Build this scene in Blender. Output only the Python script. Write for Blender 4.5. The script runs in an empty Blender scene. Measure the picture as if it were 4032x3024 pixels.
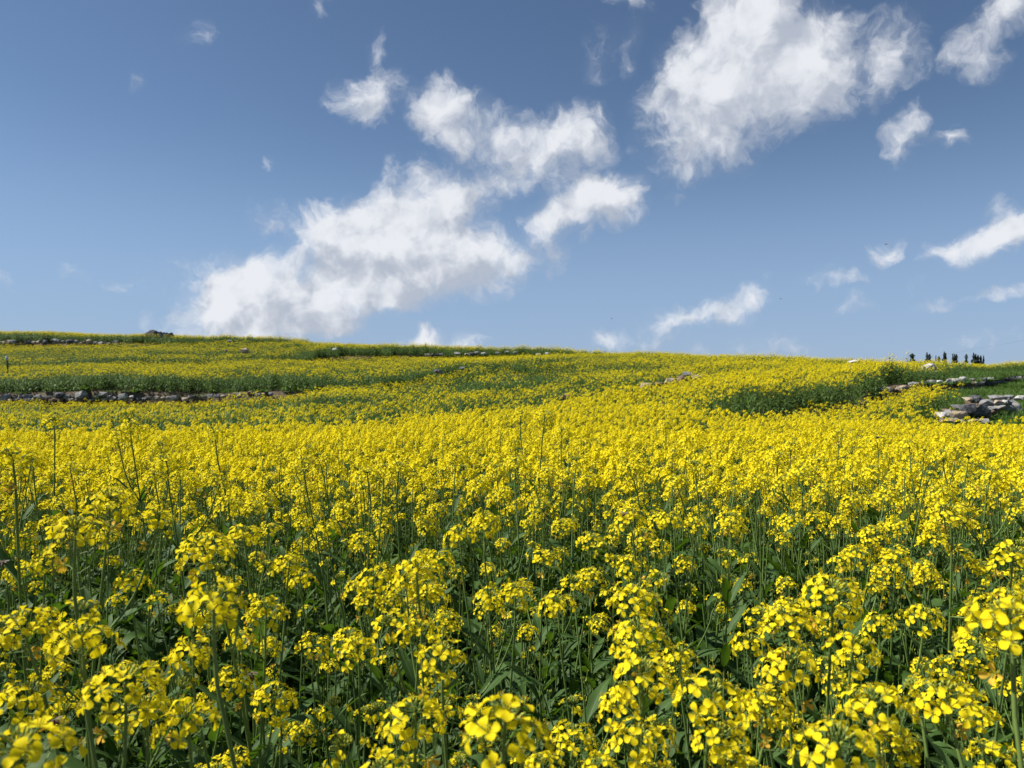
import bpy, bmesh, math, random
import numpy as np
from mathutils import Vector, Matrix, Euler, Quaternion
R = math.radians
scene = bpy.context.scene
COL = scene.collection

# ------------------------------------------------------------------ camera
F_PX, CU, CV = 2912.0, 2016.0, 1512.0        # the photo's own pixel frame (4032 x 3024)
CAM_Z, PITCH = 1.25, R(-1.06)
HOR = 1458.0
cam_data = bpy.data.cameras.new('camera')
cam = bpy.data.objects.new('camera', cam_data)
COL.objects.link(cam)
cam.location = (0, 0, CAM_Z)
cam.rotation_euler = (R(90) + PITCH, 0, 0)
cam_data.lens, cam_data.sensor_width = 26.0, 36.0
cam_data.clip_start, cam_data.clip_end = 0.02, 20000
cam_data.dof.use_dof = True
cam_data.dof.focus_distance = 2.2
cam_data.dof.aperture_fstop = 11.0
scene.camera = cam

def ray(u, v):
    """world direction through a point of the photo, scaled so that its y is 1"""
    a, b = (u - CU) / F_PX, (CV - v) / F_PX
    cp, sp = math.cos(PITCH), math.sin(PITCH)
    y, z = cp - b * sp, sp + b * cp
    return Vector((a / y, 1.0, z / y))

def at(u, v, y):
    d = ray(u, v)
    return Vector((d.x * y, y, CAM_Z + d.z * y))

# ------------------------------------------------------------------ sun, sky, exposure
SUN_AZ, SUN_EL = R(-84), R(48)               # azimuth clockwise from the view direction
SUN_DIR = Vector((math.sin(SUN_AZ) * math.cos(SUN_EL), math.cos(SUN_AZ) * math.cos(SUN_EL), math.sin(SUN_EL)))
sun_data = bpy.data.lights.new('sun', 'SUN')
sun_data.energy, sun_data.angle, sun_data.color = 4.7, R(0.53), (1.0, 0.95, 0.86)
sun = bpy.data.objects.new('sun', sun_data)
COL.objects.link(sun)
sun.rotation_euler = (-SUN_DIR).to_track_quat('-Z', 'Y').to_euler()
sun.location = SUN_DIR * 60

scene.view_settings.view_transform = 'Standard'
scene.view_settings.look = 'None'
scene.view_settings.exposure = 0.65
scene.view_settings.gamma = 1.0
scene.view_settings.use_curve_mapping = False
scene.cycles.max_bounces = 5
scene.cycles.diffuse_bounces = 3
scene.cycles.glossy_bounces = 1
scene.cycles.transmission_bounces = 3
scene.cycles.transparent_max_bounces = 4
scene.cycles.caustics_reflective = False
scene.cycles.caustics_refractive = False

def build_sky():
    w = bpy.data.worlds.new('World')
    scene.world = w
    w.use_nodes = True
    nt = w.node_tree
    nt.nodes.clear()
    N, L = nt.nodes, nt.links
    out = N.new('ShaderNodeOutputWorld')
    sky = N.new('ShaderNodeTexSky')
    sky.sky_type = 'NISHITA'
    sky.sun_disc = False
    sky.sun_elevation, sky.sun_rotation = SUN_EL, SUN_AZ
    sky.altitude, sky.air_density, sky.dust_density, sky.ozone_density = 2200, 1.0, 0.5, 1.6
    tc = N.new('ShaderNodeTexCoord')

    # clouds: puffs of a given place and size on the sky sphere, (x, y, rx, ry, tilt, weight)
    # read off the photo in 2212-wide pixels and turned into directions
    PUFFS = [
        # big cumulus, right
        (1640, 165, 190, 120, -12, 1.0), (1545, 165, 110, 110, 0, 1.0), (1735, 130, 120, 90, -15, .95), (1760, 200, 110, 70, -20, .8),
        (1600, 50, 85, 85, 0, 1.0), (1655, 20, 60, 60, 0, .8), (1480, 140, 50, 90, 20, .62), (1425, 230, 55, 85, 10, .42),
        (1510, 300, 120, 65, 0, .62), (1475, 355, 65, 50, 0, .5), (1570, 330, 70, 50, 0, .48), (1520, 225, 70, 80, 0, .95),
        (1815, 40, 30, 45, -35, .45),
        (1935, 110, 62, 70, -25, .60), (1905, 160, 46, 50, 0, .55), (1965, 65, 50, 40, -30, .4), (1885, 215, 50, 35, -25, .38),
        (2110, 85, 92, 36, -40, .52), (2190, 20, 70, 50, -25, .66), (2065, 140, 48, 34, -20, .44), (2125, 140, 55, 32, -30, .45),
        (1953, 300, 42, 55, 15, .62), (2045, 303, 34, 20, -15, .45), (1975, 250, 30, 30, 0, .3),
        # small puff left of centre with a wisp above
        (785, 205, 60, 48, 10, .72), (790, 240, 40, 38, 0, .6), (825, 175, 35, 30, 0, .5), (820, 120, 22, 55, 10, .38), (845, 165, 26, 26, 0, .3), (830, 235, 40, 26, -25, .3),
        (880, 205, 26, 60, -15, .24),
        # middle arc
        (940, 225, 60, 55, 15, .75), (935, 265, 52, 45, 20, .65), (985, 225, 52, 36, 0, .5), (990, 310, 52, 70, 0, .66), (975, 275, 60, 52, 20, .6),
        (1050, 270, 70, 50, 25, .52), (1110, 310, 90, 52, 20, .55), (1115, 365, 75, 62, 0, .58), (1080, 400, 60, 42, 0, .5), (1165, 385, 60, 45, 0, .45),
        (1235, 280, 75, 50, -20, .78), (1190, 330, 65, 55, -20, .75), (1270, 325, 60, 55, 0, .66), (1300, 243, 26, 34, 10, .5),
        (1235, 370, 70, 25, -10, .38),
        # large central cloud
        (960, 450, 95, 75, 15, .9), (900, 500, 110, 80, 0, 1.0), (985, 540, 105, 75, 0, 1.0), (820, 530, 130, 85, 10, 1.0), (730, 520, 95, 70, 0, 1.0),
        (900, 590, 150, 70, -8, 1.0), (790, 600, 110, 60, 10, .95), (690, 490, 55, 48, 0, .7), (650, 475, 45, 38, 10, .42), (640, 555, 50, 45, -45, .5),
        (850, 400, 32, 60, -10, .42), (908, 395, 34, 50, 0, .4), (1000, 420, 50, 50, 0, .6), (1040, 590, 65, 50, 0, .7), (830, 650, 60, 40, 0, .8),
        (575, 470, 52, 42, 15, .36), (850, 430, 45, 45, 0, .5), (1060, 620, 50, 24, -10, .34), (925, 640, 80, 32, -10, .55),
        (540, 610, 100, 55, 5, .95), (600, 650, 150, 75, -5, 1.0), (480, 655, 85, 60, -15, 1.0), (700, 650, 90, 55, 0, .95), (500, 710, 110, 50, 0, .95), (620, 710, 110, 40, 0, .9), (700, 690, 70, 35, 0, .75),
        (778, 698, 22, 22, 0, .42),
        (1080, 550, 70, 34, 0, .52), (1135, 560, 60, 38, -30, .58), (1190, 555, 36, 50, 0, .50),
        (1275, 440, 95, 52, -8, 1.0), (1200, 480, 75, 34, -22, .8), (1325, 430, 68, 50, 10, .9), (1290, 410, 55, 38, 0, .9), (1265, 512, 26, 22, 0, .32), (1380, 400, 40, 26, -20, .26),
        # low clouds, right
        (1480, 690, 90, 22, -12, .62), (1560, 672, 105, 25, -12, .66), (1625, 650, 44, 30, -30, .58), (1440, 682, 40, 26, 0, .5), (1375, 733, 110, 17, -4, .5), (1310, 738, 50, 15, 0, .45),
        (1650, 735, 110, 30, 5, .36), (1610, 722, 40, 22, 0, .36), (1715, 752, 80, 18, 0, .34), (1500, 752, 60, 14, 0, .34),
        (2140, 522, 120, 36, -14, .95), (2200, 505, 80, 38, -5, .9), (2060, 548, 65, 16, -12, .6), (2155, 465, 40, 32, 30, .34),
        (1922, 540, 42, 22, -25, .5), (1900, 552, 24, 22, 0, .42), (1775, 600, 48, 22, 0, .45), (1825, 605, 52, 22, -10, .45), (1850, 660, 46, 18, -6, .48),
        (2010, 655, 60, 14, -8, .42), (2170, 635, 75, 20, -6, .52), (1978, 615, 18, 18, 0, .3), (2145, 735, 90, 17, -8, .36), (2080, 745, 200, 26, 0, .22),
        (945, 740, 75, 26, 0, .72), (905, 735, 30, 24, 0, .62), (1000, 742, 50, 16, 0, .50),
        # wisps
        (1278, 145, 26, 40, 10, .34), (1352, 140, 18, 24, 0, .34), (1360, 90, 26, 50, 15, .26), (1365, 8, 45, 26, 0, .42), (1300, 110, 60, 60, 0, .18),
        (690, 5, 34, 18, 0, .36), (695, 36, 26, 16, 0, .28), (418, 75, 36, 28, -35, .3), (300, 180, 14, 20, 0, .2), (582, 345, 16, 20, 0, .3), (578, 545, 10, 22, 0, .3),
        (165, 600, 40, 18, 20, .4), (262, 618, 26, 20, 0, .28), (5, 608, 32, 22, 15, .38), (328, 692, 26, 28, 0, .38), (410, 600, 130, 60, 0, .23), (1465, 435, 22, 16, 0, .25),
        (1660, 595, 26, 12, 0, .22),
    ]
    here = [nt]
    def new_node(kind, **kw):
        n = here[-1].nodes.new(kind)
        for k, v in kw.items(): setattr(n, k, v)
        return n
    def link(a, b):
        here[-1].links.new(a, b)
    def math_node(op, a, b=None, c=None):
        n = new_node('ShaderNodeMath', operation=op)
        for i, x in enumerate((a, b, c)):
            if x is None: continue
            if isinstance(x, (int, float)): n.inputs[i].default_value = x
            else: link(x, n.inputs[i])
        return n.outputs[0]
    def warp(src, scale, amp, detail):
        nz = new_node('ShaderNodeTexNoise')
        nz.inputs['Scale'].default_value, nz.inputs['Detail'].default_value = scale, detail
        link(src, nz.inputs['Vector'])
        sb = new_node('ShaderNodeVectorMath', operation='SUBTRACT'); sb.inputs[1].default_value = (.5, .5, .5)
        link(nz.outputs['Color'], sb.inputs[0])
        ml = new_node('ShaderNodeVectorMath', operation='MULTIPLY_ADD'); ml.inputs[1].default_value = (amp, amp, amp)
        link(sb.outputs[0], ml.inputs[0]); link(src, ml.inputs[2])
        return ml.outputs[0]
    K = 1.45
    puffs = []
    for (x, y, rx, ry, tilt, wt) in PUFFS:
        if y > 580 and x > 1250: wt *= .86                # the low ones to the right are thin
        if wt < .45: wt *= .84
        u, v = x * 4032 / 2212, y * 4032 / 2212
        c = ray(u, v).normalized()
        e = 4.0
        ju = (ray(u + e, v).normalized() - ray(u - e, v).normalized()) / (2 * e) * (4032 / 2212)
        jv = (ray(u, v - e).normalized() - ray(u, v + e).normalized()) / (2 * e) * (4032 / 2212)
        t = R(-tilt)
        ax = ju * math.cos(t) + jv * math.sin(t)
        az = -ju * math.sin(t) + jv * math.cos(t)
        X = ax.normalized(); Z = X.cross(c).normalized()
        rot = Matrix((X, c, Z)).transposed().to_euler('XYZ')
        d = ray(u, v)
        ex = math.hypot(rx * math.cos(t), ry * math.sin(t)) * K / 1597 + .036
        ez = math.hypot(rx * math.sin(t), ry * math.cos(t)) * K / 1597 + .036
        puffs.append(dict(c=c, rot=rot, scale=(rx * ax.length * K, 0.6, ry * az.length * K), w=wt,
                          box=(d.x - ex, d.x + ex, d.z - ez, d.z + ez)))
    def field(p, sel):
        """how much cloud lies in direction p: a soft union of the given puffs, frayed by noise"""
        acc = None
        for q in sel:
            mp = new_node('ShaderNodeMapping', vector_type='TEXTURE')
            mp.inputs['Location'].default_value = q['c']
            mp.inputs['Rotation'].default_value = q['rot']
            mp.inputs['Scale'].default_value = q['scale']
            link(p, mp.inputs[0])
            gr = new_node('ShaderNodeTexGradient', gradient_type='SPHERICAL')
            link(mp.outputs[0], gr.inputs[0])
            m = math_node('MULTIPLY', gr.outputs['Fac'], q['w'])
            acc = math_node('MULTIPLY', m, m) if acc is None else math_node('MULTIPLY_ADD', m, m, acc)
        acc = math_node('MINIMUM', math_node('SQRT', acc), 1.1)
        return acc
    def noise(p, scale, detail, rough):
        nz = new_node('ShaderNodeTexNoise')
        nz.inputs['Scale'].default_value, nz.inputs['Detail'].default_value, nz.inputs['Roughness'].default_value = scale, detail, rough
        link(p, nz.inputs['Vector'])
        return nz.outputs['Fac']

    tint = new_node('ShaderNodeMix', data_type='RGBA', blend_type='MULTIPLY')
    tint.inputs['Factor'].default_value = 1
    tint.inputs['B'].default_value = SKY_TINT
    link(sky.outputs[0], tint.inputs['A'])
    up = new_node('ShaderNodeSeparateXYZ'); link(tc.outputs['Generated'], up.inputs[0])
    low = new_node('ShaderNodeMapRange', interpolation_type='SMOOTHERSTEP')
    low.inputs['From Min'].default_value, low.inputs['From Max'].default_value = -.02, .35
    low.inputs['To Min'].default_value, low.inputs['To Max'].default_value = .80, 0
    link(up.outputs['Z'], low.inputs['Value'])
    hz = new_node('ShaderNodeMix', data_type='RGBA')
    hz.inputs['B'].default_value = SKY_LOW
    link(low.outputs[0], hz.inputs['Factor']); link(tint.outputs['Result'], hz.inputs['A'])
    sky_col = hz.outputs['Result']
    def background(col):
        b = new_node('ShaderNodeBackground'); b.inputs['Strength'].default_value = SKY_STRENGTH
        link(col, b.inputs['Color']); return b.outputs[0]
    clear = background(sky_col)
    sep = new_node('ShaderNodeSeparateXYZ'); link(tc.outputs['Generated'], sep.inputs[0])
    ysafe = math_node('MAXIMUM', sep.outputs['Y'], 1e-4)
    gx = math_node('DIVIDE', sep.outputs['X'], ysafe)
    gz = math_node('DIVIDE', sep.outputs['Z'], ysafe)

    def cloudy(sel):
        g = bpy.data.node_groups.new('cloud_cell', 'ShaderNodeTree')
        g.interface.new_socket('Direction', in_out='INPUT', socket_type='NodeSocketVector')
        g.interface.new_socket('Sky', in_out='INPUT', socket_type='NodeSocketColor')
        g.interface.new_socket('Shader', in_out='OUTPUT', socket_type='NodeSocketShader')
        here.append(g)
        gi, go = new_node('NodeGroupInput'), new_node('NodeGroupOutput')
        p0 = gi.outputs[0]
        off = new_node('ShaderNodeVectorMath', operation='ADD'); off.inputs[1].default_value = (-.015, 0, .028)
        link(p0, off.inputs[0])
        p = warp(p0, 16, .050, 2); p = warp(p, 75, .020, 3)
        c0 = field(p, sel)
        ma = math_node('MULTIPLY_ADD', noise(p, 34, 8, .58), CLOUD_FRAY, -CLOUD_FRAY * .50)
        gate = new_node('ShaderNodeMapRange'); gate.inputs['From Max'].default_value = .12
        link(c0, gate.inputs['Value'])
        d0 = math_node('MULTIPLY_ADD', ma, gate.outputs[0], c0)
        alpha = new_node('ShaderNodeMapRange', interpolation_type='SMOOTHSTEP')
        alpha.inputs['From Min'].default_value, alpha.inputs['From Max'].default_value = CLOUD_EDGE
        alpha.inputs['To Max'].default_value = .96
        link(d0, alpha.inputs['Value'])
        veil = new_node('ShaderNodeMapRange', interpolation_type='SMOOTHSTEP')   # thin mist round the puffs
        veil.inputs['From Max'].default_value, veil.inputs['To Max'].default_value = .8, .28
        link(c0, veil.inputs['Value'])
        cover = math_node('MAXIMUM', alpha.outputs[0], veil.outputs[0])
        # light from the upper left: thickness now against thickness a little towards the sun
        q = warp(off.outputs[0], 16, .050, 2)
        c1 = field(q, sel)
        n0, n1 = noise(p, 26, 3, .5), noise(q, 26, 3, .5)
        rel = math_node('MULTIPLY_ADD', math_node('SUBTRACT', n0, n1), CLOUD_BILLOW, math_node('SUBTRACT', c0, c1))
        lit = new_node('ShaderNodeMapRange', interpolation_type='SMOOTHSTEP')
        lit.inputs['From Min'].default_value, lit.inputs['From Max'].default_value = CLOUD_RELIEF
        link(rel, lit.inputs['Value'])
        cc = new_node('ShaderNodeMix', data_type='RGBA')
        cc.inputs['A'].default_value, cc.inputs['B'].default_value = CLOUD_BASE, CLOUD_TOP
        link(lit.outputs[0], cc.inputs['Factor'])
        mix = new_node('ShaderNodeMix', data_type='RGBA')
        link(cover, mix.inputs['Factor'])
        link(gi.outputs[1], mix.inputs['A']); link(cc.outputs['Result'], mix.inputs['B'])
        link(background(mix.outputs['Result']), go.inputs[0])
        here.pop()
        n = new_node('ShaderNodeGroup'); n.node_tree = g
        link(tc.outputs['Generated'], n.inputs[0]); link(sky_col, n.inputs[1])
        return n.outputs[0]
    def tree(box, depth):
        """split the sky into cells, so that a direction is tested only against the puffs near it"""
        x0, x1, z0, z1 = box
        sel = [q for q in puffs if q['box'][1] > x0 and q['box'][0] < x1 and q['box'][3] > z0 and q['box'][2] < z1]
        if not sel: return clear
        if len(sel) <= 5 or depth == 0: return cloudy(sel)
        if (x1 - x0) > (z1 - z0):
            m = (x0 + x1) / 2; lo, hi, ax = (x0, m, z0, z1), (m, x1, z0, z1), gx
        else:
            m = (z0 + z1) / 2; lo, hi, ax = (x0, x1, z0, m), (x0, x1, m, z1), gz
        a, b = tree(lo, depth - 1), tree(hi, depth - 1)
        if a == b: return a
        mx = new_node('ShaderNodeMixShader')
        link(math_node('GREATER_THAN', ax, m), mx.inputs[0]); link(a, mx.inputs[1]); link(b, mx.inputs[2])
        return mx.outputs[0]
    ahead = tree((-.9, .9, -.05, .75), 7)
    inside = math_node('MULTIPLY', math_node('GREATER_THAN', sep.outputs['Y'], .3),
                       math_node('MULTIPLY', math_node('LESS_THAN', math_node('ABSOLUTE', gx), .9),
                                 math_node('MULTIPLY', math_node('GREATER_THAN', gz, -.03), math_node('LESS_THAN', gz, .75))))
    fin = new_node('ShaderNodeMixShader')
    L.new(inside, fin.inputs[0]); L.new(clear, fin.inputs[1]); L.new(ahead, fin.inputs[2])
    L.new(fin.outputs[0], out.inputs[0])
    w.cycles.sampling_method = 'MANUAL'
    w.cycles.sample_map_resolution = 256
SKY_STRENGTH = 0.068
SKY_TINT = (0.84, 0.88, 0.90, 1)
SKY_LOW = (2.75, 3.95, 6.15, 1)
CLOUD_FRAY = 1.2
CLOUD_BILLOW = 2.2
CLOUD_EDGE = (.05, .82)
CLOUD_RELIEF = (-.58, .62)
CLOUD_BASE = (4.4, 4.85, 5.7, 1)
CLOUD_TOP = (7.9, 8.1, 8.5, 1)
build_sky()

# ------------------------------------------------------------------ helpers
rng = random.Random(11)
def setp(o, label=None, cat=None, group=None, kind=None):
    if label: o['label'] = label
    if cat: o['category'] = cat
    if group: o['group'] = group
    if kind: o['kind'] = kind
    return o
def link(o, parent=None):
    COL.objects.link(o)
    if parent is not None: o.parent = parent
    return o
def empty(name, loc, label, cat, group=None):
    o = bpy.data.objects.new(name, None)
    o.empty_display_size = .1
    o.location = loc
    COL.objects.link(o)
    return setp(o, label, cat, group)

class MB:
    """collects faces for one mesh; every face has a material slot and its corners a uv"""
    def __init__(self):
        self.v, self.f, self.m, self.uv = [], [], [], []
    def quad_grid(self, rows, mat, uvs=None, close=False):
        """rows of points, joined to a sheet"""
        n = len(rows[0]); b = len(self.v)
        for r in rows: self.v.extend(r)
        for i in range(len(rows) - 1):
            for j in range(n if close else n - 1):
                j2 = (j + 1) % n
                self.f.append((b + i * n + j, b + i * n + j2, b + (i + 1) * n + j2, b + (i + 1) * n + j))
                self.m.append(mat)
                t0, t1 = i / (len(rows) - 1), (i + 1) / (len(rows) - 1)
                s0, s1 = j / max(1, n - 1), (j + 1) / max(1, n - 1)
                self.uv.extend(((s0, t0), (s1, t0), (s1, t1), (s0, t1)))
    def face(self, pts, mat, uv=None):
        b = len(self.v); self.v.extend(pts)
        self.f.append(tuple(range(b, b + len(pts)))); self.m.append(mat)
        self.uv.extend(uv or [(.5, .5)] * len(pts))
    def tube(self, pts, rad, mat, n=5, cap=True):
        rows = []
        prev = None
        for i, p in enumerate(pts):
            d = (pts[min(i + 1, len(pts) - 1)] - pts[max(i - 1, 0)])
            d = d.normalized() if d.length > 1e-9 else Vector((0, 0, 1))
            a = d.orthogonal().normalized() if prev is None else (prev - d * prev.dot(d)).normalized()
            prev = a
            c = d.cross(a)
            r = rad[i] if isinstance(rad, (list, tuple)) else rad
            rows.append([p + (a * math.cos(k * 2 * math.pi / n) + c * math.sin(k * 2 * math.pi / n)) * r for k in range(n)])
        self.quad_grid(rows, mat, close=True)
        if cap:
            self.face(rows[-1], mat)
    def blob(self, c, axis, ra, rb, mat, n=5, k=4):
        """a small spindle"""
        a = axis.normalized(); x = a.orthogonal().normalized(); y = a.cross(x)
        rows = []
        for i in range(k + 1):
            t = i / k; r = rb * math.sin(math.pi * min(max(t, .06), .94)) ; z = (t - .5) * 2 * ra
            rows.append([c + a * z + (x * math.cos(q * 2 * math.pi / n) + y * math.sin(q * 2 * math.pi / n)) * r for q in range(n)])
        self.quad_grid(rows, mat, close=True)
        self.face(rows[-1], mat)
    def merge(self, other, M, flip=False):
        b = len(self.v)
        self.v.extend([M @ p for p in other.v])
        self.f.extend([tuple(i + b for i in f) for f in other.f])
        self.m.extend(other.m); self.uv.extend(other.uv)
    def mesh(self, name, mats, smooth=True):
        me = bpy.data.meshes.new(name)
        me.from_pydata([tuple(p) for p in self.v], [], self.f)
        for m in mats: me.materials.append(m)
        me.polygons.foreach_set('material_index', self.m)
        uvl = me.uv_layers.new(name='UVMap')
        uvl.data.foreach_set('uv', np.array(self.uv, dtype=np.float32).ravel())
        if smooth: me.polygons.foreach_set('use_smooth', [True] * len(self.f))
        me.update()
        return me
    def build(self, name, mats, parent=None, smooth=True):
        return link(bpy.data.objects.new(name, self.mesh(name, mats, smooth)), parent)

# ------------------------------------------------------------------ materials
def material(name):
    m = bpy.data.materials.new(name); m.use_nodes = True
    nt = m.node_tree; nt.nodes.clear()
    return m, nt, nt.nodes, nt.links
def leafy(name, ca, cb, trans, tcol, rough=.55, spec=.35, scale=40, rib=None, obj_var=.25):
    """thin living tissue: two mottled colours, some light let through, a little gloss"""
    m, nt, N, L = material(name)
    out = N.new('ShaderNodeOutputMaterial')
    tc = N.new('ShaderNodeTexCoord'); oi = N.new('ShaderNodeObjectInfo')
    nz = N.new('ShaderNodeTexNoise'); nz.inputs['Scale'].default_value = scale; nz.inputs['Detail'].default_value = 2
    L.new(tc.outputs['Object'], nz.inputs['Vector'])
    mr = N.new('ShaderNodeMath'); mr.operation = 'MULTIPLY_ADD'
    mr.inputs[1].default_value = obj_var; 
    L.new(oi.outputs['Random'], mr.inputs[0]); L.new(nz.outputs['Fac'], mr.inputs[2])
    rp = N.new('ShaderNodeMapRange'); rp.inputs['From Min'].default_value, rp.inputs['From Max'].default_value = .3, .7 + obj_var
    L.new(mr.outputs[0], rp.inputs['Value'])
    mx = N.new('ShaderNodeMix'); mx.data_type = 'RGBA'
    mx.inputs['A'].default_value, mx.inputs['B'].default_value = (*ca, 1), (*cb, 1)
    L.new(rp.outputs[0], mx.inputs['Factor'])
    col = mx.outputs['Result']
    if rib:
        uv = N.new('ShaderNodeSeparateXYZ'); L.new(tc.outputs['UV'], uv.inputs[0])
        a = N.new('ShaderNodeMath'); a.operation = 'SUBTRACT'; a.inputs[1].default_value = .5; L.new(uv.outputs['X'], a.inputs[0])
        b = N.new('ShaderNodeMath'); b.operation = 'ABSOLUTE'; L.new(a.outputs[0], b.inputs[0])
        # side veins slant towards the tip
        s1 = N.new('ShaderNodeMath'); s1.operation = 'MULTIPLY_ADD'; s1.inputs[1].default_value = -.55
        L.new(b.outputs[0], s1.inputs[0]); L.new(uv.outputs['Y'], s1.inputs[2])
        s2 = N.new('ShaderNodeMath'); s2.operation = 'MULTIPLY'; s2.inputs[1].default_value = 9; L.new(s1.outputs[0], s2.inputs[0])
        s3 = N.new('ShaderNodeMath'); s3.operation = 'FRACT'; L.new(s2.outputs[0], s3.inputs[0])
        s4 = N.new('ShaderNodeMath'); s4.operation = 'LESS_THAN'; s4.inputs[1].default_value = .09; L.new(s3.outputs[0], s4.inputs[0])
        s5 = N.new('ShaderNodeMath'); s5.operation = 'MULTIPLY'; s5.inputs[1].default_value = .45; L.new(s4.outputs[0], s5.inputs[0])
        c = N.new('ShaderNodeMath'); c.operation = 'LESS_THAN'; c.inputs[1].default_value = .035; L.new(b.outputs[0], c.inputs[0])
        d = N.new('ShaderNodeMath'); d.operation = 'MAXIMUM'; L.new(c.outputs[0], d.inputs[0]); L.new(s5.outputs[0], d.inputs[1])
        m2 = N.new('ShaderNodeMix'); m2.data_type = 'RGBA'; m2.inputs['B'].default_value = (*rib, 1)
        L.new(d.outputs[0], m2.inputs['Factor']); L.new(col, m2.inputs['A'])
        col = m2.outputs['Result']
    p = N.new('ShaderNodeBsdfPrincipled')
    p.inputs['Roughness'].default_value = rough
    p.inputs['Specular IOR Level'].default_value = spec
    L.new(col, p.inputs['Base Color'])
    if trans > 0:
        t = N.new('ShaderNodeBsdfTranslucent'); t.inputs['Color'].default_value = (*tcol, 1)
        ms = N.new('ShaderNodeMixShader'); ms.inputs[0].default_value = trans
        L.new(p.outputs[0], ms.inputs[1]); L.new(t.outputs[0], ms.inputs[2])
        L.new(ms.outputs[0], out.inputs[0])
    else:
        L.new(p.outputs[0], out.inputs[0])
    return m
M_PETAL = leafy('petal_yellow', (.885, .695, .009), (.95, .815, .018), .37, (.90, .745, .010), .75, .12, 90)
M_OLD = leafy('petal_withered', (.74, .44, .05), (.82, .58, .06), .30, (.7, .42, .03), .7, .2, 90)
M_BUD = leafy('bud_green', (.30, .36, .06), (.46, .47, .05), .12, (.4, .5, .05), .55, .3, 120)
M_STEM = leafy('stem_green', (.085, .15, .035), (.15, .22, .05), 0, (0, 0, 0), .55, .3, 9)
M_LEAF = leafy('leaf_green', (.036, .078, .017), (.066, .130, .026), .30, (.10, .20, .010), .6, .22, 14, rib=(.11, .18, .07))
M_SPRIG = leafy('sprig_green', (.060, .120, .024), (.105, .180, .040), .28, (.13, .24, .02), .6, .3, 3)

def plain(name, ca, cb, scale, rough=.9, bump=.0, detail=6, coords='Object', extra=None):
    m, nt, N, L = material(name)
    out = N.new('ShaderNodeOutputMaterial'); p = N.new('ShaderNodeBsdfPrincipled')
    tc = N.new('ShaderNodeTexCoord'); nz = N.new('ShaderNodeTexNoise')
    nz.inputs['Scale'].default_value, nz.inputs['Detail'].default_value, nz.inputs['Roughness'].default_value = scale, detail, .65
    L.new(tc.outputs[coords], nz.inputs['Vector'])
    rp = N.new('ShaderNodeMapRange'); rp.inputs['From Min'].default_value, rp.inputs['From Max'].default_value = .32, .68
    L.new(nz.outputs['Fac'], rp.inputs['Value'])
    mx = N.new('ShaderNodeMix'); mx.data_type = 'RGBA'
    mx.inputs['A'].default_value, mx.inputs['B'].default_value = (*ca, 1), (*cb, 1)
    L.new(rp.outputs[0], mx.inputs['Factor'])
    col = mx.outputs['Result']
    if extra:                                # lichen or crust blotches of their own shape
        n2 = N.new('ShaderNodeTexNoise'); n2.inputs['Scale'].default_value = scale * .45; n2.inputs['Detail'].default_value = 5
        L.new(tc.outputs[coords], n2.inputs['Vector'])
        r2 = N.new('ShaderNodeMapRange'); r2.inputs['From Min'].default_value, r2.inputs['From Max'].default_value = .54, .62
        L.new(n2.outputs['Fac'], r2.inputs['Value'])
        m2 = N.new('ShaderNodeMix'); m2.data_type = 'RGBA'; m2.inputs['B'].default_value = (*extra, 1)
        L.new(r2.outputs[0], m2.inputs['Factor']); L.new(col, m2.inputs['A']); col = m2.outputs['Result']
    L.new(col, p.inputs['Base Color'])
    p.inputs['Roughness'].default_value = rough
    p.inputs['Specular IOR Level'].default_value = .25
    if bump:
        b = N.new('ShaderNodeBump'); b.inputs['Strength'].default_value = bump; b.inputs['Distance'].default_value = .02
        L.new(nz.outputs['Fac'], b.inputs['Height']); L.new(b.outputs[0], p.inputs['Normal'])
    L.new(p.outputs[0], out.inputs[0])
    return m
M_SOIL = plain('soil', (.075, .060, .038), (.150, .115, .072), 3.0, .95, .5, 8)
M_ROCK = {
    'grey': plain('stone_grey', (.13, .13, .135), (.29, .29, .285), 7, .85, .6, 8, extra=(.36, .34, .30)),
    'dark': plain('stone_dark', (.045, .047, .052), (.12, .12, .13), 7, .85, .6, 8, extra=(.19, .19, .19)),
    'tan': plain('stone_tan', (.26, .205, .15), (.42, .35, .27), 7, .88, .6, 8, extra=(.36, .33, .28)),
    'pale': plain('stone_pale', (.36, .35, .34), (.56, .55, .52), 6, .85, .5, 8, extra=(.20, .19, .185)),
    'brown': plain('stone_brown', (.11, .075, .055), (.21, .15, .105), 7, .9, .6, 8),
}

# ------------------------------------------------------------------ the hill and its terraces
HP = 0.70
def gz_(row, y, hp=HP):                       # ground height under plants of height hp whose tops stand at a photo row
    return CAM_Z + (HOR - row) * y / F_PX - hp
U = [-1500, 0, 700, 1075, 1350, 1960, 2500, 3000, 3300, 3550, 3800, 4032, 5500]
# each entry: (depth, ground height) for every column U; a terrace step is two entries a little apart
def col_(*a): return list(a)
DEP, HGT = [], []
def ring(deps, hgts):
    DEP.append(deps); HGT.append(hgts)
ring([-40] * 13, [0] * 13)
ring([2.6] * 13, [0, 0, 0, 0, 0, 0, 0, 0, 0, .0, .0, 0, 0])
ring([4.5, 4.5, 4.7, 5, 5.2, 6.5, 8, 9.5, 11, 11.5, 11.5, 12, 14], [-.08, -.07, -.06, -.06, -.06, -.10, -.15, -.17, -.20, -.25, -.25, -.25, -.2])
ring([5.5, 5.5, 5.7, 6, 6.2, 7.5, 9, 11, 13, 13.2, 13.2, 13.6, 16], [-.11, -.105, -.09, -.09, -.09, -.11, -.15, -.12, -.10, 0, .20, .25, .2])
d0 = [6.5, 6.5, 6.7, 7, 7.2, 8.5, 10, 13, 16, 18.5, 21, 23, 26]
ring(d0, [-.15, -.14, -.12, -.12, -.12, -.10, -.08, -.04, .02, .40, .70, .82, .86])
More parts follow.
